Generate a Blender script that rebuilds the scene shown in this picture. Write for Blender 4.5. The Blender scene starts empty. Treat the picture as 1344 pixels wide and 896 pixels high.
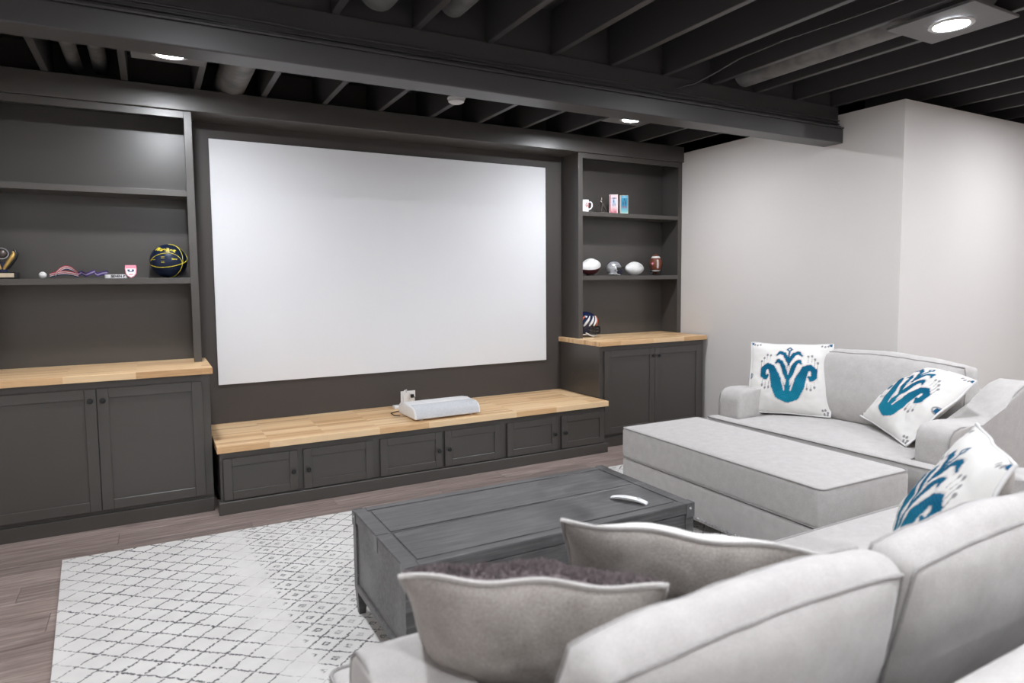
import bpy, bmesh, math, random
import numpy as np
from mathutils import Vector, Matrix, noise as mnoise

random.seed(7)
scene = bpy.context.scene
C = scene.collection
PI = math.pi

# ------------------------------------------------------------------ camera
F_PX, PITCH, YAW, ROLL = 857.9, -0.0726, 0.4996, -0.0091
CAM = Vector((-0.392, -5.0536, 1.4347))
PPX, PPY = 668.2, 430.5
cd = bpy.data.cameras.new('camera'); cam = bpy.data.objects.new('camera', cd); C.objects.link(cam)
fw = Vector((math.sin(YAW)*math.cos(PITCH), math.cos(YAW)*math.cos(PITCH), math.sin(PITCH)))
rt = Vector((math.cos(YAW), -math.sin(YAW), 0)); up = rt.cross(fw)
r2 = rt*math.cos(ROLL)+up*math.sin(ROLL); u2 = -rt*math.sin(ROLL)+up*math.cos(ROLL)
cam.matrix_world = Matrix(((r2.x, u2.x, -fw.x, CAM.x), (r2.y, u2.y, -fw.y, CAM.y), (r2.z, u2.z, -fw.z, CAM.z), (0, 0, 0, 1)))
cd.sensor_width = 36; cd.lens = F_PX*36/1344
cd.shift_x = -(PPX-672)/1344; cd.shift_y = (PPY-448)/1344
cd.clip_start = 0.05
cd.dof.use_dof = True; cd.dof.focus_distance = 5.0; cd.dof.aperture_fstop = 2.8
scene.camera = cam

# ------------------------------------------------------------------ world, exposure
w = bpy.data.worlds.new('world'); scene.world = w; w.use_nodes = True
w.node_tree.nodes['Background'].inputs[0].default_value = (0.9, 0.95, 1, 1)
w.node_tree.nodes['Background'].inputs[1].default_value = 0.0
scene.view_settings.view_transform = 'Standard'; scene.view_settings.look = 'None'
scene.view_settings.gamma = 1; scene.view_settings.use_curve_mapping = False
scene.view_settings.exposure = 0.0
LAMP = 530.0          # radiance of every LED downlight lens

# ------------------------------------------------------------------ material helper
class NT:
    def __init__(s, name, rough=0.6, spec=0.3):
        s.m = bpy.data.materials.new(name); s.m.use_nodes = True
        s.t = s.m.node_tree; s.b = s.t.nodes['Principled BSDF']
        s.b.inputs['Roughness'].default_value = rough
        s.b.inputs['Specular IOR Level'].default_value = spec
        s._co = None
    def put(s, sock, v):
        if isinstance(v, bpy.types.NodeSocket): s.t.links.new(v, sock)
        elif isinstance(v, (tuple, list)):
            sock.default_value = tuple(v)+(1,) if (sock.type == 'RGBA' and len(v) == 3) else tuple(v)
        else: sock.default_value = v
    def node(s, typ, **k):
        n = s.t.nodes.new(typ)
        for a, v in k.items(): setattr(n, a, v)
        return n
    def co(s, which='Object'):
        if s._co is None: s._co = s.node('ShaderNodeTexCoord')
        return s._co.outputs[which]
    def mapping(s, vec, scale=(1, 1, 1), loc=(0, 0, 0), rot=(0, 0, 0)):
        n = s.node('ShaderNodeMapping'); s.put(n.inputs[0], vec)
        s.put(n.inputs['Scale'], scale); s.put(n.inputs['Location'], loc); s.put(n.inputs['Rotation'], rot)
        return n.outputs[0]
    def math(s, op, a, b=0.0, c=0.0, clamp=False):
        n = s.node('ShaderNodeMath', operation=op, use_clamp=clamp)
        s.put(n.inputs[0], a); s.put(n.inputs[1], b); s.put(n.inputs[2], c); return n.outputs[0]
    def noise(s, vec, scale, detail=3, rough=0.55, dist=0.0):
        n = s.node('ShaderNodeTexNoise'); s.put(n.inputs['Vector'], vec); s.put(n.inputs['Scale'], scale)
        s.put(n.inputs['Detail'], detail); s.put(n.inputs['Roughness'], rough); s.put(n.inputs['Distortion'], dist)
        return n.outputs[0]
    def ramp(s, fac, stops, interp='LINEAR'):
        n = s.node('ShaderNodeValToRGB'); s.put(n.inputs[0], fac); n.color_ramp.interpolation = interp
        el = n.color_ramp.elements
        while len(el) < len(stops): el.new(0.5)
        for e, (p, c) in zip(el, stops):
            e.position = p; e.color = (c, c, c, 1) if isinstance(c, (int, float)) else tuple(c)+(1,)
        return n.outputs[0]
    def mix(s, fac, a, b, mode='MIX'):
        n = s.node('ShaderNodeMix', data_type='RGBA', blend_type=mode)
        s.put(n.inputs[0], fac); s.put(n.inputs[6], a); s.put(n.inputs[7], b); return n.outputs[2]
    def mrange(s, v, a, b, c=0., d=1.):
        n = s.node('ShaderNodeMapRange'); s.put(n.inputs[0], v)
        for i, q in enumerate((a, b, c, d)): s.put(n.inputs[i+1], q)
        return n.outputs[0]
    def sep(s, v):
        n = s.node('ShaderNodeSeparateXYZ'); s.put(n.inputs[0], v); return n.outputs
    def comb(s, x, y, z):
        n = s.node('ShaderNodeCombineXYZ')
        for i, q in enumerate((x, y, z)): s.put(n.inputs[i], q)
        return n.outputs[0]
    def bump(s, h, strength=0.2, dist=0.002):
        n = s.node('ShaderNodeBump'); s.put(n.inputs['Height'], h)
        n.inputs['Strength'].default_value = strength; n.inputs['Distance'].default_value = dist
        s.t.links.new(n.outputs[0], s.b.inputs['Normal'])
    def color(s, v): s.put(s.b.inputs['Base Color'], v); return s
    def rnd(s):
        return s.node('ShaderNodeObjectInfo').outputs['Random']

M = {}
def plain(name, col, rough=0.6, spec=0.3, metal=0.0, var=0.08, vs=30):
    t = NT(name, rough, spec); t.b.inputs['Metallic'].default_value = metal
    n = t.noise(t.co(), vs, 3)
    lo = tuple(c*(1-var) for c in col); hi = tuple(min(1, c*(1+var)) for c in col)
    t.color(t.ramp(n, [(0.3, lo), (0.7, hi)])); M[name] = t.m; return t

def paint(name, col, rough, spec, bump=0.12, bs=260, var=0.025):
    t = NT(name, rough, spec); co = t.co()
    n = t.noise(co, 3, 4); lo = tuple(c*(1-var) for c in col); hi = tuple(c*(1+var) for c in col)
    t.color(t.ramp(n, [(0.3, lo), (0.7, hi)])); t.bump(t.noise(co, bs, 2), bump, 0.001); M[name] = t.m

paint('cabinet_paint', (0.066, 0.060, 0.0545), 0.36, 0.75)
paint('screen_wall_paint', (0.066, 0.058, 0.054), 0.55, 0.35)
paint('ceiling_paint', (0.055, 0.052, 0.052), 0.40, 0.5, 0.2, 120)
paint('panel_glare', (0.14, 0.135, 0.135), 0.5, 0.4)  # lamp glare put into the mounting panel colour, lighter than the ceiling
paint('wall_paint', (0.66, 0.635, 0.61), 0.75, 0.2, 0.12, 260, 0.006)
paint('screen_white', (0.80, 0.81, 0.83), 0.7, 0.2, 0.05, 260, 0.004)
plain('knob_black', (0.012, 0.012, 0.012), 0.35, 0.5)
plain('white_plastic', (0.80, 0.80, 0.80), 0.35, 0.4, var=0.02)
plain('light_trim', (0.6, 0.6, 0.6), 0.5, 0.3, var=0.02)
plain('black_plastic', (0.012, 0.012, 0.013), 0.4, 0.4)
plain('steel', (0.45, 0.45, 0.46), 0.35, 0.5, 0.9)
plain('dark_steel', (0.20, 0.20, 0.205), 0.42, 0.5, 0.6, 0.25, 12)
plain('rivet', (0.75, 0.75, 0.75), 0.25, 0.5, 0.9, 0.03)
plain('galvanized', (0.16, 0.155, 0.15), 0.55, 0.4, 0.3, 0.35, 9)
plain('piping', (0.34, 0.325, 0.315), 0.9, 0.1, var=0.12, vs=200)  # darker than the fabric: seam shading put into the piping colour
plain('piping_light', (0.50, 0.48, 0.46), 0.9, 0.1, var=0.12, vs=200)
plain('piping_white', (0.74, 0.73, 0.72), 0.9, 0.1, var=0.05, vs=200)
plain('wood_foot', (0.05, 0.035, 0.028), 0.5, 0.4, var=0.3)

def fabric(name, lo, hi, scale=420, mott=22):
    t = NT(name, 0.95, 0.12); co = t.co()
    f = t.noise(co, scale, 2, 0.7); g = t.noise(co, mott, 4, 0.6)
    fac = t.math('ADD', t.math('MULTIPLY', f, 0.7), t.math('MULTIPLY', g, 0.3))
    t.color(t.ramp(fac, [(0.33, lo), (0.66, hi)]))
    t.b.inputs['Sheen Weight'].default_value = 0.15
    t.bump(f, 0.35, 0.002); M[name] = t.m
fabric('sofa_fabric', (0.40, 0.38, 0.366), (0.565, 0.545, 0.53))
fabric('felt_back', (0.25, 0.225, 0.205), (0.46, 0.425, 0.395), 260, 14)
fabric('fur', (0.055, 0.042, 0.045), (0.20, 0.165, 0.17), 120, 30)

t = NT('lamp_lens', 0.4, 0.3); t.color((0.9, 0.9, 0.9))
t.b.inputs['Emission Color'].default_value = (0.93, 0.95, 1.0, 1); t.b.inputs['Emission Strength'].default_value = LAMP
M['lamp_lens'] = t.m

# butcher block: staves along the counter, each its own tone
def butcher(name, rot):
    t = NT(name, 0.38, 0.4); co = t.mapping(t.co(), rot=(0, 0, rot))
    b = t.node('ShaderNodeTexBrick', offset=0.37, offset_frequency=1, squash=1.0, squash_frequency=2)
    t.put(b.inputs['Vector'], co); t.put(b.inputs['Color1'], (0, 0, 0)); t.put(b.inputs['Color2'], (1, 1, 1))
    t.put(b.inputs['Mortar'], (0.35, 0.35, 0.35)); t.put(b.inputs['Scale'], 1.0); t.put(b.inputs['Mortar Size'], 0.0006)
    t.put(b.inputs['Brick Width'], 0.36); t.put(b.inputs['Row Height'], 0.031)
    bw = t.node('ShaderNodeRGBToBW'); t.put(bw.inputs[0], b.outputs[0])
    gr = t.noise(t.mapping(co, (3, 60, 60)), 3, 4, 0.6)
    fac = t.math('ADD', t.math('MULTIPLY', bw.outputs[0], 0.6), t.math('MULTIPLY', gr, 0.4))
    t.color(t.ramp(fac, [(0.12, (0.50, 0.29, 0.135)), (0.35, (0.72, 0.455, 0.235)), (0.6, (0.82, 0.57, 0.325)), (0.9, (0.88, 0.66, 0.41))]))
    t.put(t.b.inputs['Roughness'], t.mrange(gr, 0.3, 0.7, 0.32, 0.45)); M[name] = t.m
butcher('butcher_block', 0)

# floor planks
def plankmat(name):
    t = NT(name, 0.42, 0.35); r = t.rnd(); co = t.co()
    off = t.comb(t.math('MULTIPLY', r, 37), t.math('MULTIPLY', r, 91), 0)
    v = t.node('ShaderNodeVectorMath', operation='ADD'); t.put(v.inputs[0], co); t.put(v.inputs[1], off)
    g1 = t.noise(t.mapping(v.outputs[0], (1.3, 22, 1)), 2.2, 5, 0.62, 0.6)
    g2 = t.noise(t.mapping(v.outputs[0], (6, 160, 1)), 2.0, 3, 0.6)
    fac = t.math('ADD', t.math('MULTIPLY', g1, 0.75), t.math('MULTIPLY', g2, 0.25))
    c = t.ramp(fac, [(0.30, (0.12, 0.088, 0.078)), (0.47, (0.24, 0.187, 0.168)), (0.53, (0.29, 0.228, 0.205)), (0.70, (0.44, 0.365, 0.33))])
    t.color(t.mix(1.0, c, t.ramp(r, [(0, 0.82), (1, 1.22)]), 'MULTIPLY'))
    t.bump(g2, 0.15, 0.001); M[name] = t.m
plankmat('floor_wood')

# weathered grey table wood
t = NT('table_wood', 0.34, 0.5); co = t.co()
g1 = t.noise(t.mapping(co, (1.6, 26, 26)), 2.4, 5, 0.65, 0.5); g2 = t.noise(co, 5, 4, 0.6)
fac = t.math('ADD', t.math('MULTIPLY', g1, 0.6), t.math('MULTIPLY', g2, 0.4))
t.color(t.ramp(fac, [(0.3, (0.040, 0.038, 0.039)), (0.5, (0.085, 0.082, 0.083)), (0.72, (0.17, 0.165, 0.165))]))
t.put(t.b.inputs['Roughness'], t.mrange(g2, 0.35, 0.65, 0.28, 0.5)); t.bump(g1, 0.25, 0.002); M['table_wood'] = t.m

# rug: dashed trellis on off-white pile, motif columns
def rugmat():
    t = NT('rug_pile', 0.95, 0.08); x, y, z = t.sep(t.co())
    CW, CH = 0.139, 0.1195
    xt = t.math('MULTIPLY_ADD', t.math('ADD', y, 1.8), 0.0617, x)
    wob = t.noise(t.co(), 26, 2); xt = t.math('ADD', xt, t.math('MULTIPLY', t.math('SUBTRACT', wob, 0.5), 0.026))
    s = t.math('DIVIDE', t.math('SUBTRACT', xt, 0.111), CW)
    q = t.math('DIVIDE', t.math('ADD', y, 1.801), CH)
    a = t.math('ADD', s, q); b = t.math('SUBTRACT', s, q)
    fa = t.math('SUBTRACT', t.math('FRACT', t.math('ADD', a, 0.5)), 0.5)     # 0 at the motif
    fb = t.math('SUBTRACT', t.math('FRACT', t.math('ADD', b, 0.5)), 0.5)
    da = t.math('SUBTRACT', 0.5, t.math('ABSOLUTE', fa)); db = t.math('SUBTRACT', 0.5, t.math('ABSOLUTE', fb))
    dash = t.noise(t.mapping(t.co(), (1, 1, 1)), 95, 2, 0.6); fade = t.noise(t.co(), 4.5, 3, 0.6); fade2 = t.noise(t.mapping(t.co(), loc=(5, 3, 0)), 14, 2, 0.6)
    # bands across the rug: dense trellis, faint, motifs ...
    band = t.ramp(t.mrange(xt, -0.9, 1.1), [(0.0, 0.10), (0.06, 0.35), (0.13, 0.72), (0.30, 0.80), (0.38, 0.62), (0.43, 0.18), (0.465, 0.22), (0.485, 0.75), (0.54, 0.80), (0.60, 0.5), (0.66, 0.62), (0.8, 0.6), (0.9, 0.35), (1.0, 0.6)])
    stren = t.math('ADD', band, t.math('MULTIPLY', t.math('SUBTRACT', fade, 0.5), 1.3))
    stren = t.math('ADD', stren, t.math('MULTIPLY', t.math('SUBTRACT', fade2, 0.5), 0.7))
    wth = t.math('MULTIPLY_ADD', stren, 0.058, 0.012)
    wth = t.math('MULTIPLY', wth, t.mrange(dash, 0.36, 0.58, 0.0, 1.2))
    la = t.mrange(t.math('SUBTRACT', wth, da), -0.006, 0.010); lb = t.mrange(t.math('SUBTRACT', wth, db), -0.006, 0.010)
    line = t.math('MULTIPLY', t.math('MAXIMUM', la, lb), t.mrange(stren, 0.0, 0.55))
    # motif: small ring/blob in the cell
    mm = t.math('MAXIMUM', t.math('ABSOLUTE', fa), t.math('ABSOLUTE', fb))
    blob = t.math('MULTIPLY', t.mrange(mm, 0.17, 0.12), t.mrange(dash, 0.38, 0.5))
    hole = t.mrange(mm, 0.05, 0.08)
    mband = t.ramp(t.mrange(xt, -0.9, 1.1), [(0.0, 0.0), (0.47, 0.0), (0.475, 1.0), (0.535, 1.0), (0.545, 0.45), (0.60, 0.5), (0.605, 0.9), (0.67, 0.9), (0.68, 0.0), (0.86, 0.0), (0.87, 0.7), (1, 0.7)])
    mot = t.math('MULTIPLY', t.math('MULTIPLY', blob, t.math('MAXIMUM', hole, 0.4)), mband)
    fac = t.math('MAXIMUM', line, mot, clamp=True)
    pile = t.noise(t.co(), 300, 2, 0.7)
    base = t.ramp(t.noise(t.co(), 7, 4, 0.6), [(0.3, (0.66, 0.645, 0.62)), (0.7, (0.75, 0.735, 0.71))])
    dark = t.ramp(dash, [(0.4, (0.23, 0.225, 0.23)), (0.65, (0.055, 0.053, 0.058))])
    t.color(t.mix(t.math('MULTIPLY', fac, 0.97), base, dark)); t.bump(pile, 0.4, 0.003); M['rug_pile'] = t.m
rugmat()

def vcol(name, rough=0.9, spec=0.12, fine=420, coat=0.0):
    t = NT(name, rough, spec)
    a = t.node('ShaderNodeVertexColor', layer_name='print')
    n = t.noise(t.co(), fine, 2, 0.7)
    t.color(t.mix(1.0, a.outputs[0], t.ramp(n, [(0.3, 0.93), (0.7, 1.0)]), 'MULTIPLY'))
    t.b.inputs['Coat Weight'].default_value = coat
    if rough > 0.7: t.bump(n, 0.25, 0.0015)
    M[name] = t.m
vcol('printed_cotton'); vcol('printed_gloss', 0.35, 0.45, 60, 0.2)

def solid(name, col, rough=0.5, spec=0.4, metal=0.0): plain(name, col, rough, spec, metal, 0.06, 60)
solid('navy_leather', (0.006, 0.014, 0.04), 0.42); solid('yellow_print', (0.72, 0.60, 0.05), 0.5); solid('red_print', (0.55, 0.05, 0.06))
solid('maroon', (0.07, 0.008, 0.012)); solid('white_leather', (0.78, 0.77, 0.75), 0.5); solid('ink', (0.02, 0.02, 0.03))
solid('brown_leather', (0.16, 0.045, 0.022), 0.5); solid('silver', (0.52, 0.53, 0.55), 0.28, 0.5, 0.5); solid('gold', (0.65, 0.42, 0.13), 0.3, 0.5, 0.6)
solid('bronze', (0.13, 0.11, 0.10), 0.35, 0.5, 0.7); solid('cream_plate', (0.70, 0.58, 0.42), 0.4); solid('navy_gloss', (0.010, 0.016, 0.055), 0.2, 0.5)
solid('orange_gloss', (0.62, 0.10, 0.03), 0.3); solid('purple_cloth', (0.09, 0.06, 0.22), 0.8, 0.1); solid('lilac_cloth', (0.42, 0.36, 0.55), 0.8, 0.1)
solid('red_cloth', (0.62, 0.06, 0.09), 0.8, 0.1); solid('white_cloth', (0.78, 0.78, 0.78), 0.8, 0.1); solid('navy_cloth', (0.02, 0.03, 0.10), 0.8, 0.1)
solid('pink_print', (0.80, 0.28, 0.36), 0.5); solid('grey_fabric_grille', (0.58, 0.59, 0.61), 0.8, 0.2)

# ------------------------------------------------------------------ mesh helpers
def link(o, parent=None):
    C.objects.link(o)
    if parent is not None: o.parent = parent
    return o
def tag(o, label=None, cat=None, group=None, kind=None):
    if label: o['label'] = label
    if cat: o['category'] = cat
    if group: o['group'] = group
    if kind: o['kind'] = kind
    return o
def empty(name, loc, label, cat, group=None, rz=0.0):
    o = bpy.data.objects.new(name, None); link(o); o.location = loc; o.rotation_euler = (0, 0, rz); o.empty_display_size = 0.05
    return tag(o, label, cat, group)
def smooth(me, ang=35):
    bm = bmesh.new(); bm.from_mesh(me)
    for f in bm.faces: f.smooth = True
    a = math.radians(ang)
    for e in bm.edges:
        if len(e.link_faces) == 2 and e.calc_face_angle(0) > a: e.smooth = False
    bm.to_mesh(me); bm.free()
def mk(name, bm, mat, parent=None, sm=35):
    bmesh.ops.recalc_face_normals(bm, faces=bm.faces)
    me = bpy.data.meshes.new(name); bm.to_mesh(me); bm.free()
    if sm: smooth(me, sm)
    me.materials.append(M[mat] if isinstance(mat, str) else mat)
    return link(bpy.data.objects.new(name, me), parent)
def box(bm, a, b, bev=0.0, seg=2, mat=None):
    ctr = [(p+q)/2 for p, q in zip(a, b)]; s = [abs(q-p) for p, q in zip(a, b)]
    r = bmesh.ops.create_cube(bm, size=1.0); vs = r['verts']
    for v in vs: v.co = Vector((v.co.x*s[0], v.co.y*s[1], v.co.z*s[2]))
    if bev > 0:
        es = list({e for v in vs for e in v.link_edges})
        rr = bmesh.ops.bevel(bm, geom=es, offset=min(bev, min(s)*0.49), segments=seg, profile=0.5, affect='EDGES')
        vs = list({v for f in rr['faces'] for v in f.verts} | {v for v in vs if v.is_valid})
    if mat is not None:
        for v in vs: v.co = mat @ v.co
    for v in vs: v.co += Vector(ctr)
    return vs
def boxo(name, a, b, mat, parent=None, bev=0.003, seg=2):
    bm = bmesh.new(); box(bm, a, b, bev, seg); return mk(name, bm, mat, parent, 35 if bev > 0.0075 else 0)
def boxes(name, lst, mat, parent=None, bev=0.002):
    bm = bmesh.new()
    for a, b in lst: box(bm, a, b, bev, 1)
    return mk(name, bm, mat, parent)
def tube(bm, path, r, closed=False, n=6, taper=None):
    P = [Vector(p) for p in path]; N = len(P); rings = []
    nrm = None
    for i in range(N):
        if closed: tg = P[(i+1) % N]-P[i-1]
        else: tg = P[min(i+1, N-1)]-P[max(i-1, 0)]
        tg.normalize()
        if nrm is None:
            nrm = tg.orthogonal().normalized()
        nrm = (nrm-tg*nrm.dot(tg))
        nrm = nrm.normalized() if nrm.length > 1e-6 else tg.orthogonal().normalized()
        bi = tg.cross(nrm); rr = r*(taper[i] if taper else 1)
        rings.append([bm.verts.new(P[i]+nrm*math.cos(2*PI*k/n)*rr+bi*math.sin(2*PI*k/n)*rr) for k in range(n)])
    for i in range(N if closed else N-1):
        A, B = rings[i], rings[(i+1) % N]
        if closed and i == N-1:      # best rotation to close the twist
            k0 = min(range(n), key=lambda k: (A[0].co-B[k].co).length)
            B = B[k0:]+B[:k0]
        for k in range(n): bm.faces.new((A[k], A[(k+1) % n], B[(k+1) % n], B[k]))
    if not closed:
        bm.faces.new(rings[0][::-1]); bm.faces.new(rings[-1])
def tubeo(name, path, r, mat, parent=None, closed=False, n=6, taper=None):
    bm = bmesh.new(); tube(bm, path, r, closed, n, taper); return mk(name, bm, mat, parent, 60)
def lathe(bm, prof, n=24, mtx=None):
    rings = []
    for r, z in prof:
        if r < 1e-6: rings.append([bm.verts.new((0, 0, z))])
        else: rings.append([bm.verts.new((r*math.cos(2*PI*k/n), r*math.sin(2*PI*k/n), z)) for k in range(n)])
    for A, B in zip(rings, rings[1:]):
        if len(A) == 1 and len(B) == 1: continue
        for k in range(n):
            a0, a1 = A[k % len(A)], A[(k+1) % len(A)]; b0, b1 = B[k % len(B)], B[(k+1) % len(B)]
            vs = []
            for v in (a0, a1, b1, b0):
                if v not in vs: vs.append(v)
            bm.faces.new(vs)
    if mtx is not None:
        for R in rings:
            for v in R: v.co = mtx @ v.co
def latheo(name, prof, mat, parent=None, n=24, mtx=None, sm=40):
    bm = bmesh.new(); lathe(bm, prof, n, mtx); return mk(name, bm, mat, parent, sm)
def prism(bm, poly, f3, t0, t1, bev=0.0, seg=3, keep=None):
    """poly: 2-D outline, f3(u,v,t)->3-D; extruded from t0 to t1; rim edges bevelled"""
    A = [bm.verts.new(f3(u, v, t0)) for u, v in poly]; B = [bm.verts.new(f3(u, v, t1)) for u, v in poly]
    fa = bm.faces.new(A); fb = bm.faces.new(B[::-1]); n = len(poly)
    for i in range(n): bm.faces.new((A[i], B[i], B[(i+1) % n], A[(i+1) % n]))
    if bev > 0:
        es = [e for e in list(fa.edges)+list(fb.edges)]
        bmesh.ops.bevel(bm, geom=es, offset=bev, segments=seg, profile=0.5, affect='EDGES')
def prismo(name, poly, f3, t0, t1, mat, parent=None, bev=0.0, seg=3, sm=40):
    bm = bmesh.new(); prism(bm, poly, f3, t0, t1, bev, seg); return mk(name, bm, mat, parent, sm)
def text_obj(name, s, size, mat, parent, mtx, extrude=0.0006, bold=0.0, warp=None):
    cu = bpy.data.curves.new(name, 'FONT'); cu.body = s; cu.size = size; cu.extrude = extrude; cu.align_x = 'CENTER'; cu.align_y = 'CENTER'; cu.offset = bold
    tmp = bpy.data.objects.new(name, cu); C.objects.link(tmp)
    bpy.context.view_layer.update()
    me = bpy.data.meshes.new_from_object(tmp.evaluated_get(bpy.context.evaluated_depsgraph_get()))
    bpy.data.objects.remove(tmp); bpy.data.curves.remove(cu)
    for v in me.vertices: v.co = mtx @ (warp(v.co) if warp else v.co)
    me.materials.clear(); me.materials.append(M[mat]); me.name = name
    return link(bpy.data.objects.new(name, me), parent)
def copy_tree(o, parent=None):
    c = o.copy(); link(c, None)
    c.parent = parent
    for ch in list(o.children): copy_tree(ch, c)
    return c

# ================================================================== SETTING
XL, XR, YK = -1.30, 4.13, -2.384        # left wall, right wall, jog in the right wall
YB, XE = -7.4, 7.6                      # wall behind the camera, far right wall
WH, ZJ = 2.634, 2.69                    # drywall height, underside of joists
def struct(name, a, b, mat, bev=0.0):
    return tag(boxo(name, a, b, mat, None, bev), kind='structure')
floor = struct('floor', (XL-.15, YB-.15, -0.08), (XE+.15, 0.15, -0.0105), 'floor_wood')
struct('wall_back', (XL-.15, 0.0, 0), (XR+.12, 0.15, ZJ+.25), 'screen_wall_paint')
struct('wall_left', (XL-.15, YB, 0), (XL, 0.0, ZJ+.25), 'wall_paint')
bm = bmesh.new()
prism(bm, [(XR, -0.001), (XR, YK), (XE, YK), (XE, YK+.12), (XR+.12, YK+.12), (XR+.12, -0.001)], lambda u, v, t: (u, v, t), 0.0, WH)
tag(mk('wall_right', bm, 'wall_paint', None, 0), kind='structure')
struct('wall_far_right', (XE, YB, 0), (XE+.15, YK+.12, ZJ+.25), 'wall_paint')
struct('wall_behind', (XL-.15, YB-.15, 0), (XE+.15, YB, ZJ+.25), 'wall_paint')

# planks (parts of the floor), along the screen wall
pm = None; PW, PL = 0.182, 1.22; row = 0; y = -0.56
bmk = bmesh.new(); box(bmk, (-PL/2+.0006, -PW/2+.0006, -0.0095), (PL/2-.0006, PW/2-.0006, 0.0), 0.0012, 1)
first = mk('plank', bmk, 'floor_wood', floor, 0); plank_me = first.data
bpy.data.objects.remove(first)
while y > -5.4:
    off = (row*0.437) % 1.0*PL
    x = XL-off+PL/2
    while x-PL/2 < XR+0.5:
        if x+PL/2 > XL+.02:
            p = bpy.data.objects.new('plank', plank_me); link(p, floor); p.location = (x, y-PW/2, 0)
        x += PL
    y -= PW; row += 1

# ceiling: subfloor + joists
ceil = struct('ceiling', (XL-.15, YB-.15, ZJ+.245), (XE+.15, 0.15, ZJ+.30), 'ceiling_paint')
def joist_mesh(L):
    b = bmesh.new(); box(b, (-0.019, -L/2, 0), (0.019, L/2, 0.243), 0.003, 1)
    o = mk('joist', b, 'ceiling_paint', None, 0); me = o.data; bpy.data.objects.remove(o); return me
BY0, BY1 = -1.935, -1.775               # beam faces
jf = joist_mesh(abs(BY1)+0.065); jn = joist_mesh(abs(YB)-abs(BY0)+0.065)
x = -0.889-0.407; k = 0
while x < XE:
    if x < XR-.03 and x > XL:
        o = link(bpy.data.objects.new('joist', jf), ceil); o.location = (x, (BY1-0.065)/2, ZJ)
    if x+.09 > XL:
        o = link(bpy.data.objects.new('joist', jn), ceil); o.location = (x+.09, (YB+BY0+0.065)/2, ZJ)
    x += 0.407
# header over the built-ins
tag(boxo('trim_1', (XL, -0.292, 2.545), (XR, 0.0, 2.688), 'cabinet_paint', None, 0.003), kind='structure')

# steel beam boxed in
bz0 = 2.421
beam = empty('support_beam', (1.4, (BY0+BY1)/2, bz0), 'dark painted support beam spanning the ceiling above the sofa area', 'beam')
def world_child(o, parent):
    o.parent = parent; o.matrix_parent_inverse = Matrix.Translation(-Vector(parent.location)); return o
def wbox(name, a, b, mat, parent, bev=0.003, seg=2):
    return world_child(boxo(name, a, b, mat, None, bev, seg), parent)
wbox('beam_casing', (XL+.001, BY0, bz0), (XR-.001, BY1, 2.525), 'ceiling_paint', beam, 0.006)
wbox('ledge_strip', (XL+.001, BY0-.006, 2.5255), (XR-.001, BY1+.006, 2.536), 'ceiling_paint', beam, 0.002)
wbox('top_plate', (XL+.001, BY0+.045, 2.5365), (XR-.001, BY1-.02, ZJ-.001), 'ceiling_paint', beam, 0.002)
wbox('blocking', (XL+.001, BY0+.068, ZJ+.0005), (XR-.03, BY0+.092, ZJ+.243), 'ceiling_paint', beam, 0)

# ================================================================== BUILT-INS
CP = 'cabinet_paint'
def shaker_door(parent, x0, x1, z0, z1, yf, knob_x, knob_z, st=0.058, th=0.02):
    """front face at y=yf (facing -y); frame with recessed panel"""
    bm = bmesh.new()
    box(bm, (x0, yf, z0), (x0+st, yf+th, z1), 0.002, 1); box(bm, (x1-st, yf, z0), (x1, yf+th, z1), 0.002, 1)
    box(bm, (x0+st, yf, z1-st), (x1-st, yf+th, z1), 0.002, 1); box(bm, (x0+st, yf, z0), (x1-st, yf+th, z0+st), 0.002, 1)
    d = mk('door', bm, CP, parent, 0)
    boxo('panel', (x0+st, yf+0.009, z0+st), (x1-st, yf+th-.001, z1-st), CP, d, 0)
    kb = latheo('knob', [(0, 0), (0.0055, 0), (0.0055, 0.012), (0.013, 0.016), (0.0155, 0.022), (0.0125, 0.028), (0, 0.030)], 'knob_black', d, 16,
           Matrix.Translation((knob_x, yf, knob_z)) @ Matrix.Rotation(PI/2, 4, 'X'))
    kb['label'] = 'round black knob'
    return d
def base_cabinet(x0, x1, side_x, label):
    r = empty('base_cabinet', ((x0+x1)/2, -0.30, 0), label, 'cabinet'); r0 = Vector(r.location)
    def ch(o): return world_child(o, r)
    ch(boxo('body', (x0, -0.60, 0.102), (x1, -0.001, 0.8735), CP, None, 0.002))
    ch(boxo('plinth', (x0, -0.606, 0.0005), (x1, -0.003, 0.085), CP, None, 0.003))
    boxw = [(x0, -0.59, 0.085), (x1, -0.003, 0.102)]
    ch(boxo('toe_recess', *boxw, CP, None, 0))
    mid = (x0+x1)/2
    ch(shaker_door(None, x0+.045, mid-.0015, 0.112, 0.832, -0.621, mid-.031, 0.765))
    ch(shaker_door(None, mid+.0015, x1-.045, 0.112, 0.832, -0.621, mid+.031, 0.762))
    return r
LB0, LB1 = XL+.002, -0.098
RB0, RB1 = 2.902, 4.095
base_cabinet(LB0, LB1, LB1, 'dark painted two-door base cabinet left of the low media bench')
base_cabinet(RB0, RB1, RB0, 'dark painted two-door base cabinet beside the light grey wall')
tag(boxo('countertop', (LB0, -0.635, 0.874), (-0.079, -0.0005, 0.914), 'butcher_block', None, 0.003), 'butcher block countertop under the shelves holding the basketball', 'countertop')
tag(boxo('countertop', (2.883, -0.635, 0.874), (4.105, -0.0005, 0.914), 'butcher_block', None, 0.003), 'butcher block countertop with the football helmet standing on it', 'countertop')

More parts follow.
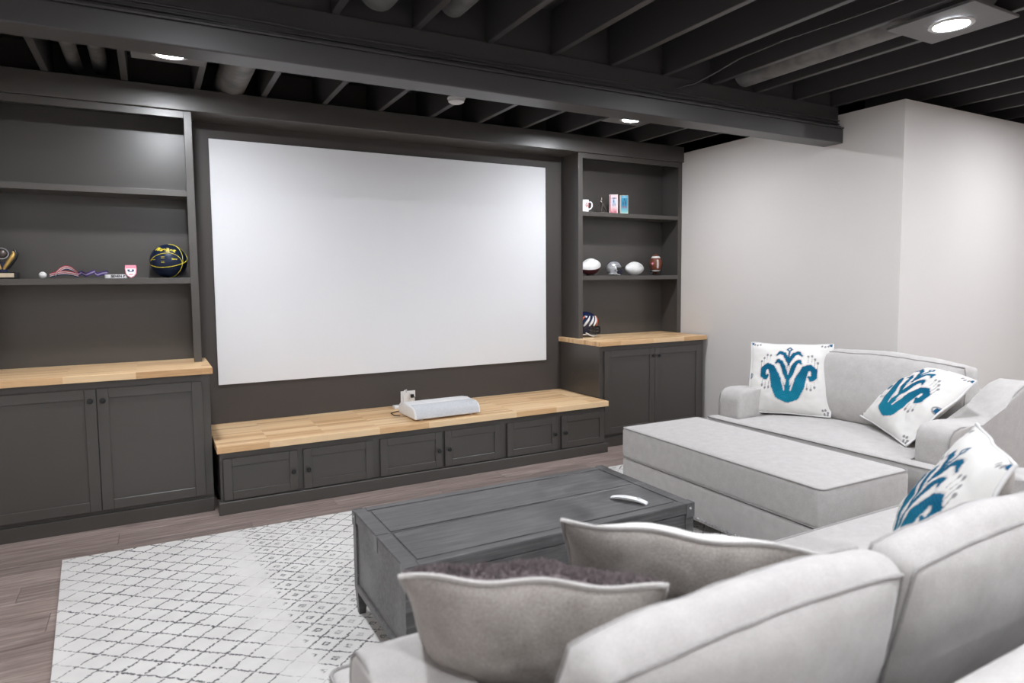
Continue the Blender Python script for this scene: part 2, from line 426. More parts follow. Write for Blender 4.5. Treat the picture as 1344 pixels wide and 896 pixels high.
def bookcase(x0, x1, label):
    r = empty('bookcase', ((x0+x1)/2, -0.13, 0.9145), label, 'bookcase')
    ch = lambda o: world_child(o, r)
    z0, z1, yf, st = 0.9145, 2.5445, -0.27, 0.046
    for a, b in ((x0, x0+.02), (x1-.02, x1)): ch(boxo('side_panel', (a, yf+.019, z0), (b, -0.001, z1), CP, None, 0.001))
    for a, b in ((x0, x0+st), (x1-st, x1)): ch(boxo('stile', (a, yf, z0), (b, yf+.0185, z1), CP, None, 0.0015))
    ch(boxo('top_rail', (x0+st, yf, z1-.045), (x1-st, yf+.0185, z1), CP, None, 0.0015))
    ch(boxo('back_panel', (x0+.0205, -0.012, z0), (x1-.0205, -0.001, z1-.001), CP, None, 0))
    for z in (2.037, 1.472): ch(boxo('shelf', (x0+.0205, yf+.002, z-.038), (x1-.0205, -0.0125, z), CP, None, 0.0015))
    return r
bookcase(XL+.002, -0.1163, 'dark painted open bookcase with the basketball on its lower shelf')
bookcase(2.9215, 4.127, 'dark painted open bookcase with footballs on its lower shelf')
SH1, SH2, CT = 2.037, 1.472, 0.914

# media bench
BX0, BX1, BYF, BZ = -0.082, 2.885, -0.735, 0.431
bench = empty('media_bench', ((BX0+BX1)/2, -0.36, 0), 'low dark painted media bench with six shaker doors below the screen', 'bench')
bch = lambda o: world_child(o, bench)
bch(boxo('body', (BX0+.015, -0.70, 0.0805), (BX1-.002, -0.001, 0.3875), CP, None, 0.002))
bch(boxo('plinth', (BX0-.0, -0.735, 0.0005), (BX1+.01, -0.64, 0.080), CP, None, 0.004))
for x0, x1, kx in ((-0.05, 0.397, .368), (0.434, 0.9, .463), (0.951, 1.412, 1.383), (1.434, 1.893, 1.463), (1.951, 2.405, 2.376), (2.446, 2.872, 2.475)):
    bch(shaker_door(None, x0, x1, 0.085, 0.348, -0.7205, kx, 0.214, 0.052))
tag(boxo('bench_top', (BX0, BYF, 0.388), (2.9015, -0.0005, BZ), 'butcher_block', None, 0.003), 'long butcher block slab on the low bench under the screen', 'bench top')

# projection screen
tag(boxo('projection_screen', (0, -0.014, 0.711), (2.743, -0.0005, 2.436), 'screen_white', None, 0.002), 'large blank white projection screen on the dark wall', 'screen')

# wall outlet behind the projector
ou = empty('wall_outlet', (1.415, -0.001, 0.478), 'white wall outlet plate behind the projector', 'outlet')
wch = lambda o, p: world_child(o, p)
wch(boxo('cover_plate', (1.352, -0.008, 0.436), (1.478, -0.0005, 0.543), 'white_plastic', None, 0.003), ou)
for x in (1.385, 1.445): wch(boxo('socket', (x-.018, -0.0105, 0.455), (x+.018, -0.0081, 0.525), 'white_plastic', None, 0.002), ou)
wch(boxo('plug', (1.432, -0.035, 0.487), (1.458, -0.0106, 0.515), 'black_plastic', None, 0.005), ou)
tag(tubeo('power_cable', [(1.40, -.012, .535), (1.395, -.03, .556), (1.375, -.035, .553), (1.362, -.04, .53), (1.36, -.05, .48), (1.36, -.065, .443), (1.345, -.085, .438), (1.337, -.098, .438)], 0.0042, 'white_plastic'),
    'white power cable looping from the outlet to the power brick', 'cable')
tag(tubeo('black_cable', [(1.445, -.037, .50), (1.445, -.09, .50), (1.42, -.16, .46), (1.36, -.21, .4365), (1.26, -.24, .4355), (1.17, -.30, .4355), (1.165, -.40, .4355), (1.195, -.44, .440)], 0.0035, 'black_plastic'),
    'thin black cable running from the outlet round the projector', 'cable')
tag(boxo('power_adapter', (1.245, -0.17, BZ+.0005), (1.335, -0.105, BZ+.028), 'white_plastic', None, 0.008, 3), 'small white power brick on the bench beside the outlet', 'power adapter')

# projector
pj_ = empty('projector', (1.48, -0.51, BZ), 'white ultra short throw projector on the media bench', 'projector')
prof = [(-0.17, 0.018), (-0.165, 0.055), (-0.14, 0.088), (-0.10, 0.100), (0.06, 0.104), (0.13, 0.098), (0.155, 0.08), (0.16, 0.03), (0.15, 0.014), (-0.155, 0.012)]
prismo('body', prof, lambda u, v, t: (t, u, v), -0.265, 0.265, 'white_plastic', pj_, 0.012, 3, 50)
fp = [(-0.1725, 0.020), (-0.1675, 0.056), (-0.142, 0.0905), (-0.101, 0.1025), (-0.05, 0.104), (-0.05, 0.1035), (-0.1, 0.1), (-0.14, 0.088), (-0.165, 0.055), (-0.17, 0.018)]
prismo('front_grille', fp, lambda u, v, t: (t, u, v), -0.25, 0.25, 'grey_fabric_grille', pj_, 0, 1, 50)
boxo('lens_window', (-0.12, 0.01, 0.1), (0.12, 0.10, 0.1045), 'white_plastic', pj_, 0.004)
for sx in (-0.2, 0.2):
    for sy in (-0.13, 0.12):
        latheo('foot', [(0, 0.0005), (0.013, 0.0005), (0.015, 0.02), (0, 0.02)], 'white_plastic', pj_, 12, Matrix.Translation((sx, sy, 0)))
pj_.rotation_euler = (0, 0, math.radians(1.5))

# ================================================================== RUG
bm = bmesh.new()
prism(bm, [(-0.858, -1.043), (2.76, -1.112), (2.98, -5.0), (-0.58, -5.0)], lambda u, v, t: (u, v, t), 0.0005, 0.011, 0.004, 2)
tag(mk('area_rug', bm, 'rug_pile'), 'off-white area rug with a dark grey dashed trellis pattern', 'rug')
RZ = 0.0115

# ================================================================== COFFEE TABLE
tx0, tx1, ty0, ty1, tz = 0.325, 1.648, -2.985, -2.325, 0.462
tb = empty('coffee_table', ((tx0+tx1)/2, (ty0+ty1)/2, RZ), 'weathered dark grey wooden coffee table with metal corner brackets', 'coffee table')
tch = lambda o: world_child(o, tb)
TW = 'table_wood'; ym = (ty0+ty1)/2
for a, b in ((ty0, ym-.0015), (ym+.0015, ty1)):
    lf = tch(boxo('top_leaf', (tx0, a, tz-.046), (tx1, b, tz-.004), TW, None, 0.002, 1))
    m = .052
    bm = bmesh.new()
    box(bm, (tx0, a, tz-.004), (tx0+m, b, tz), .0015, 1); box(bm, (tx1-m, a, tz-.004), (tx1, b, tz), .0015, 1)
    if a == ty0: box(bm, (tx0+m, a, tz-.004), (tx1-m, a+.04, tz), .0015, 1)
    else: box(bm, (tx0+m, b-.04, tz-.004), (tx1-m, b, tz), .0015, 1)
    o = mk('border', bm, TW, None, 0); tch(o)
    ia, ib = (a+.052, b-.012) if a == ty0 else (a+.012, b-.052)
    o = tch(boxo('inset_plank', (tx0+m+.012, ia, tz-.0039), (tx1-m-.012, ib, tz-.0005), TW, None, .001, 1))
# apron rails
for a, b in ((ty0+.004, ty0+.03), (ty1-.03, ty1-.004)):
    tch(boxo('apron', (tx0+.045, a, tz-.132), (tx1-.045, b, tz-.050), TW, None, .003))
for x in (tx0+.006, tx1-.026):
    e = tch(boxo('end_panel', (x, ty0+.045, 0.125), (x+.02, ty1-.045, tz-.0475), TW, None, .002))
    bot = tch(boxo('end_rail', (x-.008 if x < 1 else x-.002, ty0+.045, 0.118), (x+.022 if x < 1 else x+.028, ty1-.045, 0.150), TW, None, .003))
for x in (tx0, tx1-.045):
    for yy in (ty0, ty1-.045):
        tch(boxo('corner_post', (x, yy, 0.118), (x+.045, yy+.045, tz-.0475), TW, None, .002))
        b = bmesh.new(); cx, cy = x+.0225, yy+.0225
        r = bmesh.ops.create_cone(b, cap_ends=True, segments=4, radius1=.020, radius2=.030, depth=0.117-RZ)
        for v in b.verts: v.co = Matrix.Translation((cx, cy, (0.117+RZ)/2+.0005)) @ Matrix.Rotation(PI/4, 4, 'Z') @ v.co
        tch(mk('leg', b, TW, None, 30))
        # metal bracket wrapping the corner of the top
        sx = -1 if x < 1 else 1; sy = -1 if yy < ym else 1
        ex, ey = (tx0 if sx < 0 else tx1), (ty0 if sy < 0 else ty1)
        bm = bmesh.new()
        box(bm, (min(ex-sx*.042, ex+sx*.003), min(ey, ey+sy*.003), tz-.062), (max(ex-sx*.042, ex+sx*.003), max(ey, ey+sy*.003), tz+.0015))
        box(bm, (min(ex, ex+sx*.003), min(ey-sy*.042, ey), tz-.062), (max(ex, ex+sx*.003), max(ey-sy*.042, ey), tz+.0015))
        br = tch(mk('corner_bracket', bm, 'dark_steel', None, 30)); br['label'] = 'dark steel corner bracket'
        for px, py, rot in ((ex-sx*.02, ey+sy*.003, Matrix.Rotation(sy*-PI/2, 4, 'X')), (ex+sx*.003, ey-sy*.02, Matrix.Rotation(sx*PI/2, 4, 'Y'))):
            rv = latheo('rivet', [(.006, 0), (.005, .002), (0, .0032)], 'rivet', None, 10, Matrix.Translation((px, py, tz-.022)) @ rot)
            rv.parent = br
# mid metal straps on the ends
for ex, sx in ((tx0, -1), (tx1, 1)):
    tch(boxo('strap', (min(ex, ex+sx*.003), ym-.02, tz-.062), (max(ex, ex+sx*.003), ym+.02, tz-.001), 'dark_steel', None, .001))
tch(boxo('lower_shelf', (tx0+.03, ty0+.03, 0.135), (tx1-.03, ty1-.03, 0.158), TW, None, .002))
tch(boxo('back_panel', (tx0+.046, ty1-.028, 0.16), (tx1-.046, ty1-.012, tz-.133), TW, None, .002))

# remote control (curved white wand)
rm = empty('remote_control', (1.411, -2.836, tz+.0005), 'white curved remote control lying on the coffee table', 'remote', None, math.radians(-61))
bm = bmesh.new()
bmesh.ops.create_grid(bm, x_segments=16, y_segments=6, size=1.0)
top = list(bm.verts)
ex = bmesh.ops.extrude_face_region(bm, geom=list(bm.faces)); dn = {v for v in ex['geom'] if isinstance(v, bmesh.types.BMVert)}
for v in bm.verts:
    u, q = v.co.x, v.co.y; low = v in dn
    wd = 0.0185*(1-0.12*u*u); bow = 0.010*(1-u*u)
    v.co = Vector((u*0.082, q*wd*(0.72 if low else 1.0), bow+(0.0 if low else 0.013-0.004*q*q-0.002*u**6)))
mk('shell', bm, 'white_plastic', rm, 45)
latheo('navigation_button', [(0.008, 0), (0.008, 0.0016), (0.0045, 0.0022), (0, 0.0022)], 'grey_fabric_grille', rm, 16, Matrix.Translation((0.045, 0, 0.0205)))

# ================================================================== UPHOLSTERY
SF = 'sofa_fabric'
def cells_slab(xs, ys, inside, z0, z1, crown, bev, seg=4):
    bm = bmesh.new(); top, bot = {}, {}
    def vt(D, i, j, hi):
        if (i, j) not in D:
            x, y = xs[i], ys[j]
            D[(i, j)] = bm.verts.new((x, y, z1+crown(x, y) if hi else z0))
        return D[(i, j)]
    nx, ny = len(xs)-1, len(ys)-1
    ok = lambda i, j: 0 <= i < nx and 0 <= j < ny and inside((xs[i]+xs[i+1])/2, (ys[j]+ys[j+1])/2)
    for i in range(nx):
        for j in range(ny):
            if not ok(i, j): continue
            q = ((i, j), (i+1, j), (i+1, j+1), (i, j+1))
            bm.faces.new([vt(top, *p, True) for p in q]); bm.faces.new([vt(bot, *p, False) for p in q][::-1])
            for (di, dj), (p, r) in zip(((0, -1), (1, 0), (0, 1), (-1, 0)), ((0, 1), (1, 2), (2, 3), (3, 0))):
                if not ok(i+di, j+dj):
                    a, b = q[p], q[r]
                    bm.faces.new((vt(top, *b, True), vt(top, *a, True), vt(bot, *a, False), vt(bot, *b, False)))
    bmesh.ops.recalc_face_normals(bm, faces=bm.faces)
    es = [e for e in bm.edges if len(e.link_faces) == 2 and e.calc_face_angle(0) > 0.9]
    bmesh.ops.bevel(bm, geom=es, offset=bev, segments=seg, profile=0.5, affect='EDGES', clamp_overlap=True)
    return bm
def rounded_path(poly, r, z, n=5):
    P = [Vector((p[0], p[1])) for p in poly]; out = []; N = len(P)
    for i in range(N):
        a, b, c = P[i-1], P[i], P[(i+1) % N]
        d1 = (a-b).normalized(); d2 = (c-b).normalized()
        s, e = b+d1*r, b+d2*r
        for k in range(n+1):
            t = k/n; q = s*(1-t)**2+b*2*t*(1-t)+e*t*t; out.append((q.x, q.y, z))
    dense = []
    for i in range(len(out)):
        a, b = Vector(out[i]), Vector(out[(i+1) % len(out)]); L = (b-a).length; k = max(1, int(L/0.12))
        for s in range(k): dense.append(a+(b-a)*(s/k))
    return dense
def lin(a, b, step):
    n = max(1, int(round((b-a)/step))); return [a+(b-a)*i/n for i in range(n+1)]

def puff(q, a, b, c, k=0.20, belly=0.45, seed=0, wr=0.006):
    """unit-cube point -> cushion surface: half sizes a (wide), b (thick), c (high)"""
    x, y, z = q
    X = x*math.sqrt(max(0, 1-k*(y*y+z*z)/2+k*k*y*y*z*z/3)); Y = y*math.sqrt(max(0, 1-k*(x*x+z*z)/2+k*k*x*x*z*z/3)); Z = z*math.sqrt(max(0, 1-k*(x*x+y*y)/2+k*k*x*x*y*y/3))
    bl = 1-belly+belly*(1-x*x)**0.5*(1-z*z)**0.5 if abs(x) < 1 and abs(z) < 1 else 1-belly
    p = Vector((X*a, Y*b*bl, Z*c*(1+(0.10*(1-x*x)**.6*(1-y*y) if z > 0 and abs(x) < 1 and abs(y) < 1 else 0))))
    n = mnoise.noise(Vector((p.x*7+seed*3.1, p.y*7, p.z*7+seed)))*wr + mnoise.noise(Vector((p.x*18+seed, p.y*18, p.z*18)))*wr*0.35
    p.y += n*(1 if y > 0 else -1); p.z += n*0.8
    p.z -= 0.012*(x*x)*(1 if z > 0 else 0)
    return p
def puff_cushion(name, a, b, c, mtx, mat, parent, seed=0, n=18, **kw):
    bm = bmesh.new(); bmesh.ops.create_cube(bm, size=2.0)
    bmesh.ops.subdivide_edges(bm, edges=list(bm.edges), cuts=n, use_grid_fill=True)
    for v in bm.verts: v.co = mtx @ puff(v.co, a, b, c, seed=seed, **kw)
    o = mk(name, bm, mat, parent, 80)
    for ys in (1, -1):
        path = []
        for k in range(n*2): path.append((-1+k/n, ys, 1))
        for k in range(n*2): path.append((1, ys, 1-k/n))
        for k in range(n*2): path.append((1-k/n, ys, -1))
        for k in range(n*2): path.append((-1, ys, -1+k/n))
        pts = [mtx @ (puff(p, a, b, c, seed=seed, **kw)*1.004) for p in path]
        tubeo('piping', pts, 0.0042, 'piping', o, True, 6)
    return o

def upholstered(name, W, D, ya, label, cat, nseat, nback, seedb=0, arms=(True, True), cush=(.372, .684, .092, .216)):
    """local frame: x 0..W along the front, y 0 (front) .. D (back), z up; faces -y"""
    r = bpy.data.objects.new(name, None); link(r); tag(r, label, cat)
    aw = 0.182; z_s0, z_s1 = 0.322, 0.495
    b = boxo('base', (0.02, 0.05, 0.075), (W-.02, D-.03, 0.320), SF, r, 0.018, 3)
    for x in (0.05, W-.11):
        for y in (0.09, D-.14): boxo('foot', (x, y, RZ+.0005), (x+.06, y+.06, 0.0745), 'wood_foot', r, .004)
    # T-shaped seat cushions
    inner0, inner1 = aw+.004, W-aw-.004; ear = ya-.008; yb = D-.33
    for i in range(nseat):
        x0 = inner0+(inner1-inner0)*i/nseat; x1 = inner0+(inner1-inner0)*(i+1)/nseat
        e0 = 0.0 if i == 0 else x0+.002; e1 = W if i == nseat-1 else x1-.002
        i0 = x0 if i == 0 else x0+.002; i1 = x1 if i == nseat-1 else x1-.002
        xs = sorted(set([round(v, 5) for v in ([e0, i0] if e0 < i0-.01 else [i0])+lin(i0, i1, .12)+([e1] if e1 > i1+.01 else [])]))
        ys = sorted(set([0.0]+[ear]+lin(ear, yb, .1)))
        ins = lambda x, y, i0=i0, i1=i1: y < ear or (i0 < x < i1)
        cr = lambda x, y, i0=i0, i1=i1: 0.022*max(0, 1-((x-(i0+i1)/2)/((i1-i0)/2))**2)**.7*max(0, 1-((y-yb/2)/(yb/2))**2)**.6
        bm = cells_slab(xs, ys, ins, z_s0, z_s1, cr, 0.034, 4)
        sc = mk('seat_cushion', bm, SF, r, 60)
        poly = [(e0, 0), (e1, 0)]+([(e1, ear), (i1, ear)] if e1 > i1+.01 else [])+[(i1, yb), (i0, yb)]+([(i0, ear), (e0, ear)] if e0 < i0-.01 else [])
        for z in (z_s1-.007, z_s0+.012):
            cxm, cym = (e0+e1)/2, yb/2
            pp = [(px+(.0065 if px < cxm else -.0065), py+(.0065 if py < ear*.5 else -.0065)) for px, py in poly]
            tubeo('piping', rounded_path(pp, .035, z), .0042, 'piping', sc, True, 6)
    # scooped arms
    top = [(ya, .325), (ya, .60), (ya+.012, .645), (ya+.045, .672), (ya+.10, .682), (ya+.20, .676), (ya+.30, .668), (ya+.40, .676), (ya+.46, .695), (ya+.52, .735), (ya+.58, .775), (ya+.64, .812), (ya+.71, .838), (D-.10, .852), (D-.03, .835), (D-.012, .78), (D-.012, .325)]
    for s, on in ((0, arms[0]), (1, arms[1])):
        if not on: continue
        x0, x1 = (0.004, aw) if s == 0 else (W-aw, W-.004)
        a = prismo('arm', top, lambda u, v, t: (t, u, v), x0, x1, SF, r, 0.022, 4, 60)
        xo = x0+.006 if s == 0 else x1-.006
        path = []
        for (u0, v0), (u1, v1) in zip(top, top[1:]):
            for k in range(3): path.append((xo, u0+(u1-u0)*k/3+.0, v0+(v1-v0)*k/3-.006))
        tubeo('piping', path[:-3], .004, 'piping', a, False, 6)
    # back frame
    bk = [(D-.20, .322), (D-.16, .66), (D-.145, .74), (D-.125, .765), (D-.085, .775), (D-.04, .765), (D-.01, .735), (D, .66), (D, .08), (D-.06, .08)]
    prismo('back_frame', bk, lambda u, v, t: (t, u, v), aw*.9, W-aw*.9, SF, r, 0.01, 2, 60)
    # loose back cushions, leaning on the frame
    for i in range(nback):
        x0 = inner0+(inner1-inner0)*i/nback; x1 = inner0+(inner1-inner0)*(i+1)/nback
        wv = (x1-x0)/2+.012
        mtx = Matrix.Translation(((x0+x1)/2, D-cush[0], cush[1])) @ Matrix.Rotation(math.radians(-12), 4, 'X')
        puff_cushion('back_cushion', wv, cush[2], cush[3], mtx, SF, r, seedb+i)
    return r
sofa = upholstered('sofa', 2.68, 1.13, 0.215, 'long light grey sofa in the foreground facing the screen', 'sofa', 2, 3, 1)
sofa.location = (2.62, -3.49, 0); sofa.rotation_euler = (0, 0, PI)
ls = upholstered('loveseat', 1.52, 1.03, 0.125, 'light grey scooped-arm loveseat against the light wall', 'loveseat', 1, 1, 9, cush=(.325, .712, .13, .235))
ls.location = (2.925, -1.785, 0); ls.rotation_euler = (0, 0, -PI/2)

# ottoman
ot = empty('ottoman', (2.515, -2.51, RZ), 'large light grey upholstered ottoman in front of the loveseat', 'ottoman', None, math.radians(-1.0))
ox, oy = 0.325, 0.725
b = boxo('base', (-ox+.006, -oy+.006, 0.085), (ox-.006, oy-.006, 0.288), SF, ot, 0.014, 3)
for s in (-1, 1):
    for q in (-1, 1): boxo('foot', (s*(ox-.09)-.03, q*(oy-.09)-.03, 0.0005), (s*(ox-.09)+.03, q*(oy-.09)+.03, 0.0845), 'wood_foot', ot, .004)
bm = bmesh.new()
def nail(p, rot):
    lathe(bm, [(.0085, 0), (.0078, .003), (.0045, .0058), (0, .0066)], 8, Matrix.Translation(p) @ rot)
nn = int(2*oy/0.0265)
for k in range(nn):
    y = -oy+.03+k*(2*oy-.06)/(nn-1)
    nail((-ox+.0055, y, .105), Matrix.Rotation(-PI/2, 4, 'Y')); nail((ox-.0055, y, .105), Matrix.Rotation(PI/2, 4, 'Y'))
nn = int(2*ox/0.0265)
for k in range(nn):
    x = -ox+.03+k*(2*ox-.06)/(nn-1)
    nail((x, -oy+.0055, .105), Matrix.Rotation(PI/2, 4, 'X')); nail((x, oy-.0055, .105), Matrix.Rotation(-PI/2, 4, 'X'))
o = mk('nailhead_trim', bm, 'steel', ot, 50); o['kind'] = 'stuff'; o['label'] = 'row of silver nailheads'
crn = lambda x, y: 0.012*max(0, 1-(x/ox)**2)**.6*max(0, 1-(y/oy)**2)**.6
oc = mk('cushion', cells_slab(lin(-ox, ox, .1), lin(-oy, oy, .1), lambda x, y: True, .291, .487, crn, .03, 4), SF, ot, 60)
for z in (.481, .300):
    tubeo('piping', rounded_path([(-ox+.005, -oy+.005), (ox-.005, -oy+.005), (ox-.005, oy-.005), (-ox+.005, oy-.005)], .03, z), .0042, 'piping', oc, True)

# ================================================================== PILLOWS
def seg_d(px, py, pts, wid):
    """signed-ish distance: min over polyline of (dist - half width)"""
    best = np.full(px.shape, 1e3)
    for (x0, y0), (x1, y1), w0, w1 in zip(pts, pts[1:], wid, wid[1:]):
        dx, dy = x1-x0, y1-y0; t = np.clip(((px-x0)*dx+(py-y0)*dy)/(dx*dx+dy*dy+1e-9), 0, 1)
        best = np.minimum(best, np.hypot(px-x0-t*dx, py-y0-t*dy)-(w0+(w1-w0)*t))
    return best
def ikat(u, v):
    """u,v in -1..1 -> colour arrays; coordinates below are drawn on a 700 x 620 field"""
    X = u*345; Y = -v*310       # y down
    AX = np.abs(X+2)
    d = seg_d(AX, Y, [(0, 175), (48, 150), (88, 85), (112, 10), (140, -58), (178, -78), (214, -52), (216, 0), (192, 24), (172, 6)], [58, 62, 52, 40, 29, 26, 26, 24, 19, 11])
    d = np.minimum(d, np.hypot(AX/1.35, (Y-160)/0.95)-68)
    d = np.minimum(d, seg_d(AX, Y, [(0, 180), (0, 30)], [22, 14]))
    d = np.minimum(d, seg_d(AX, Y, [(0, 40), (26, -20), (42, -70), (62, -110), (88, -128), (106, -104)], [14, 19, 18, 17, 15, 7]))
    d = np.minimum(d, seg_d(AX, Y, [(0, -110), (18, -150), (42, -195), (76, -210), (106, -180)], [13, 16, 16, 16, 6]))
    d = np.minimum(d, seg_d(AX, Y, [(0, -60), (0, -215)], [9, 8]))
    d = np.minimum(d, np.abs(AX+np.abs(Y+242)-20)-8)
    d = np.maximum(d, -(np.hypot(AX/0.55, (Y+60)/1.2)-19))          # open eye on the stem
    d = np.maximum(d, -seg_d(AX, Y, [(26, 128), (46, 50), (56, -20)], [6, 9, 8]))
    g = np.full(X.shape, 1e3)
    dots = [(158, -178, 0, 55), (188, -184, 0, 58), (214, -155, 0, 58), (238, -126, 0, 56), (160, 108, 0, -50), (192, 112, 0, -52), (220, 88, 0, -50)]
    for x, y, a, b in dots:
        g = np.minimum(g, np.hypot(AX-x, (Y-y)*0.8)-9.5); g = np.minimum(g, seg_d(AX, Y, [(x, y), (x, y+b)], [1.6, 1.6]))
    for x, y in ((262, -288), (288, -282), (312, -288), (290, 268), (312, 262), (330, 280), (305, 296), (328, 300)):
        g = np.minimum(g, np.hypot(AX-x, (Y-y)*0.8)-9)
    g = np.minimum(g, np.abs(np.hypot((AX-345)/1.0, Y-0)-26)-5)
    e = np.maximum(AX*0+330-AX, np.abs(Y)-22-(AX-345)*0.4)
    e = np.minimum(e, np.hypot(AX-335, (Y+300))-16)
    n = np.sin(X*0.21+Y*0.05)*1.6+np.sin(Y*0.33+X*0.11)*1.4
    base = np.array([0.76, 0.745, 0.715]); col = np.ones(X.shape+(3,))*base
    def blend(mask, c): 
        m = np.clip(mask, 0, 1)[..., None]; return col*(1-m)+c*m
    col = blend(np.clip((11+n-d)/5, 0, 1)*0.55, np.array([0.50, 0.46, 0.45]))
    tt = np.clip((Y+80)/260, 0, 1)[..., None]
    blue = np.array([0.006, 0.115, 0.22])*(1-tt)+np.array([0.012, 0.225, 0.34])*tt
    blue = blue*(0.85+0.25*(np.sin(X*.17+Y*.31)*np.sin(Y*.13-X*.23)))[..., None]
    m = np.clip((n*0.8-d)/3.5+0.5, 0, 1)[..., None]; col = col*(1-m)+blue*m
    col = blend(np.clip((n*0.5-g)/3+0.5, 0, 1)*0.85, np.array([0.19, 0.185, 0.20]))
    col = blend(np.clip((-e)/4+0.5, 0, 1), np.array([0.015, 0.10, 0.20]))
    return col
def pillow_pt(u, v, side, wv, hv, th, seed, amp=0.006):
    pin = 0.035
    x = u*wv*(1-pin*(1-v*v)*abs(u)**1.5); y = v*hv*(1-pin*(1-u*u)*abs(v)**1.5)
    prof = (max(0, 1-abs(u)**2.4)**0.62)*(max(0, 1-abs(v)**2.4)**0.62)
    edge = 1-max(abs(u), abs(v))**6
    n = mnoise.noise(Vector((u*2.2+seed, v*2.2, side*3.3)))*amp*2.2+mnoise.noise(Vector((u*6+seed, v*6, side)))*amp*0.8
    wave = 0.006*math.sin(u*7+seed)*(v*v)+0.006*math.sin(v*6+seed*2)*(u*u)
    return Vector((x, y, side*(th*prof+n*edge*prof**.3)+wave))
def pillow(name, ctr, yaw, lean, roll, wv, hv, th, label, front, seed, pipe, back='felt_back', n=56, fur=False):
    nv = Vector((math.cos(yaw)*math.cos(lean), math.sin(yaw)*math.cos(lean), math.sin(lean)))
    r = Vector((-math.sin(yaw), math.cos(yaw), 0)); u = nv.cross(r)
    r_ = r*math.cos(roll)+u*math.sin(roll); u_ = -r*math.sin(roll)+u*math.cos(roll)
    o = bpy.data.objects.new(name, None); link(o); tag(o, label, 'pillow', 'throw pillows')
    o.matrix_world = Matrix(((r_.x, u_.x, nv.x, ctr[0]), (r_.y, u_.y, nv.y, ctr[1]), (r_.z, u_.z, nv.z, ctr[2]), (0, 0, 0, 1)))
    # right as seen from the front is +x
    for side, nm, mat in ((1, 'front_panel', front), (-1, 'back_panel', back)):
        k = 150 if mat == 'printed_cotton' else n
        g = np.linspace(-1, 1, k+1); g = np.sign(g)*(1-(1-np.abs(g))**1.25)
        vs = [pillow_pt(a, b, side, wv, hv, th, seed, 0.012 if fur and side > 0 else .006) for b in g for a in g]
        fs = [(j*(k+1)+i, j*(k+1)+i+1, (j+1)*(k+1)+i+1, (j+1)*(k+1)+i) for j in range(k) for i in range(k)]
        if side < 0: fs = [f[::-1] for f in fs]
        me = bpy.data.meshes.new(nm); me.from_pydata([tuple(p) for p in vs], [], fs)
        for p in me.polygons: p.use_smooth = True
        if mat == 'printed_cotton':
            U, V = np.meshgrid(g, g); col = ikat(U, V).reshape(-1, 3)
            at = me.color_attributes.new('print', 'FLOAT_COLOR', 'POINT')
            at.data.foreach_set('color', np.concatenate([col, np.ones((len(col), 1))], 1).astype(np.float32).ravel())
        me.materials.append(M[mat]); po = link(bpy.data.objects.new(nm, me), o)
        if fur and side > 0:
            # short nap: many small tufts as real geometry
            rng = random.Random(3); V_, F_ = [], []
            for q in range(9000):
                a, b = rng.uniform(-.985, .985), rng.uniform(-.985, .985)
                p = pillow_pt(a, b, 1, wv, hv, th, seed, .012)
                p2 = pillow_pt(a+.004, b, 1, wv, hv, th, seed, .012); p3 = pillow_pt(a, b+.004, 1, wv, hv, th, seed, .012)
                nn_ = (p2-p).cross(p3-p).normalized(); L = rng.uniform(.009, .017)
                d = (nn_+Vector((rng.uniform(-.5, .5), rng.uniform(-.5, .5), rng.uniform(-.2, .2)))).normalized()
                t_ = d.orthogonal().normalized()*.0035; s_ = d.cross(t_)
                i0 = len(V_); V_ += [p+t_, p-t_*.5+s_*.87, p-t_*.5-s_*.87, p+d*L]
                F_ += [(i0, i0+1, i0+3), (i0+1, i0+2, i0+3), (i0+2, i0, i0+3)]
            me = bpy.data.meshes.new('nap'); me.from_pydata([tuple(p) for p in V_], [], F_); me.materials.append(M['fur'])
            no = link(bpy.data.objects.new('nap', me), po); no['kind'] = 'stuff'; no['label'] = 'plush brown-grey nap'
    path = []
    for t_ in np.linspace(-1, 1, 40)[:-1]: path.append((t_, 1))
    for t_ in np.linspace(1, -1, 40)[:-1]: path.append((1, t_))
    for t_ in np.linspace(1, -1, 40)[:-1]: path.append((t_, -1))
    for t_ in np.linspace(-1, 1, 40)[:-1]: path.append((-1, t_))
    tubeo('piping', [pillow_pt(a, b, 1, wv*1.004, hv*1.004, th, seed) for a, b in path], .0058, pipe, o, True, 6)
    return o
dg = math.radians
pillow('throw_pillow', (3.435, -2.062, .745), dg(210.7), dg(24), dg(1), .262, .252, .085, 'white pillow with upright teal ikat tulip, leaning in the loveseat far corner', 'printed_cotton', 1.3, 'piping_white')
pillow('throw_pillow', (3.478, -2.872, .722), dg(151.8), dg(42), dg(-7.5), .282, .246, .085, 'white teal ikat pillow tilted against the loveseat near arm', 'printed_cotton', 4.1, 'piping_white')
pillow('throw_pillow', (1.60, -4.03, .737), dg(125.6), dg(27), dg(-.8), .240, .258, .085, 'white teal ikat pillow on the sofa seen edge-on, nearest the right frame edge', 'printed_cotton', 7.7, 'piping_white')
pillow('throw_pillow', (0.264, -3.954, .702), dg(55), dg(34), dg(0), .242, .226, .10, 'grey felt-backed pillow with plush brown-grey front in the sofa left corner', 'fur', 2.2, 'piping_light', fur=True)
pillow('throw_pillow', (0.668, -3.95, .702), dg(44.8), dg(33), dg(2.6), .270, .226, .085, 'grey felt-backed pillow with white ikat front, middle of the sofa', 'printed_cotton', 5.9, 'piping_light')

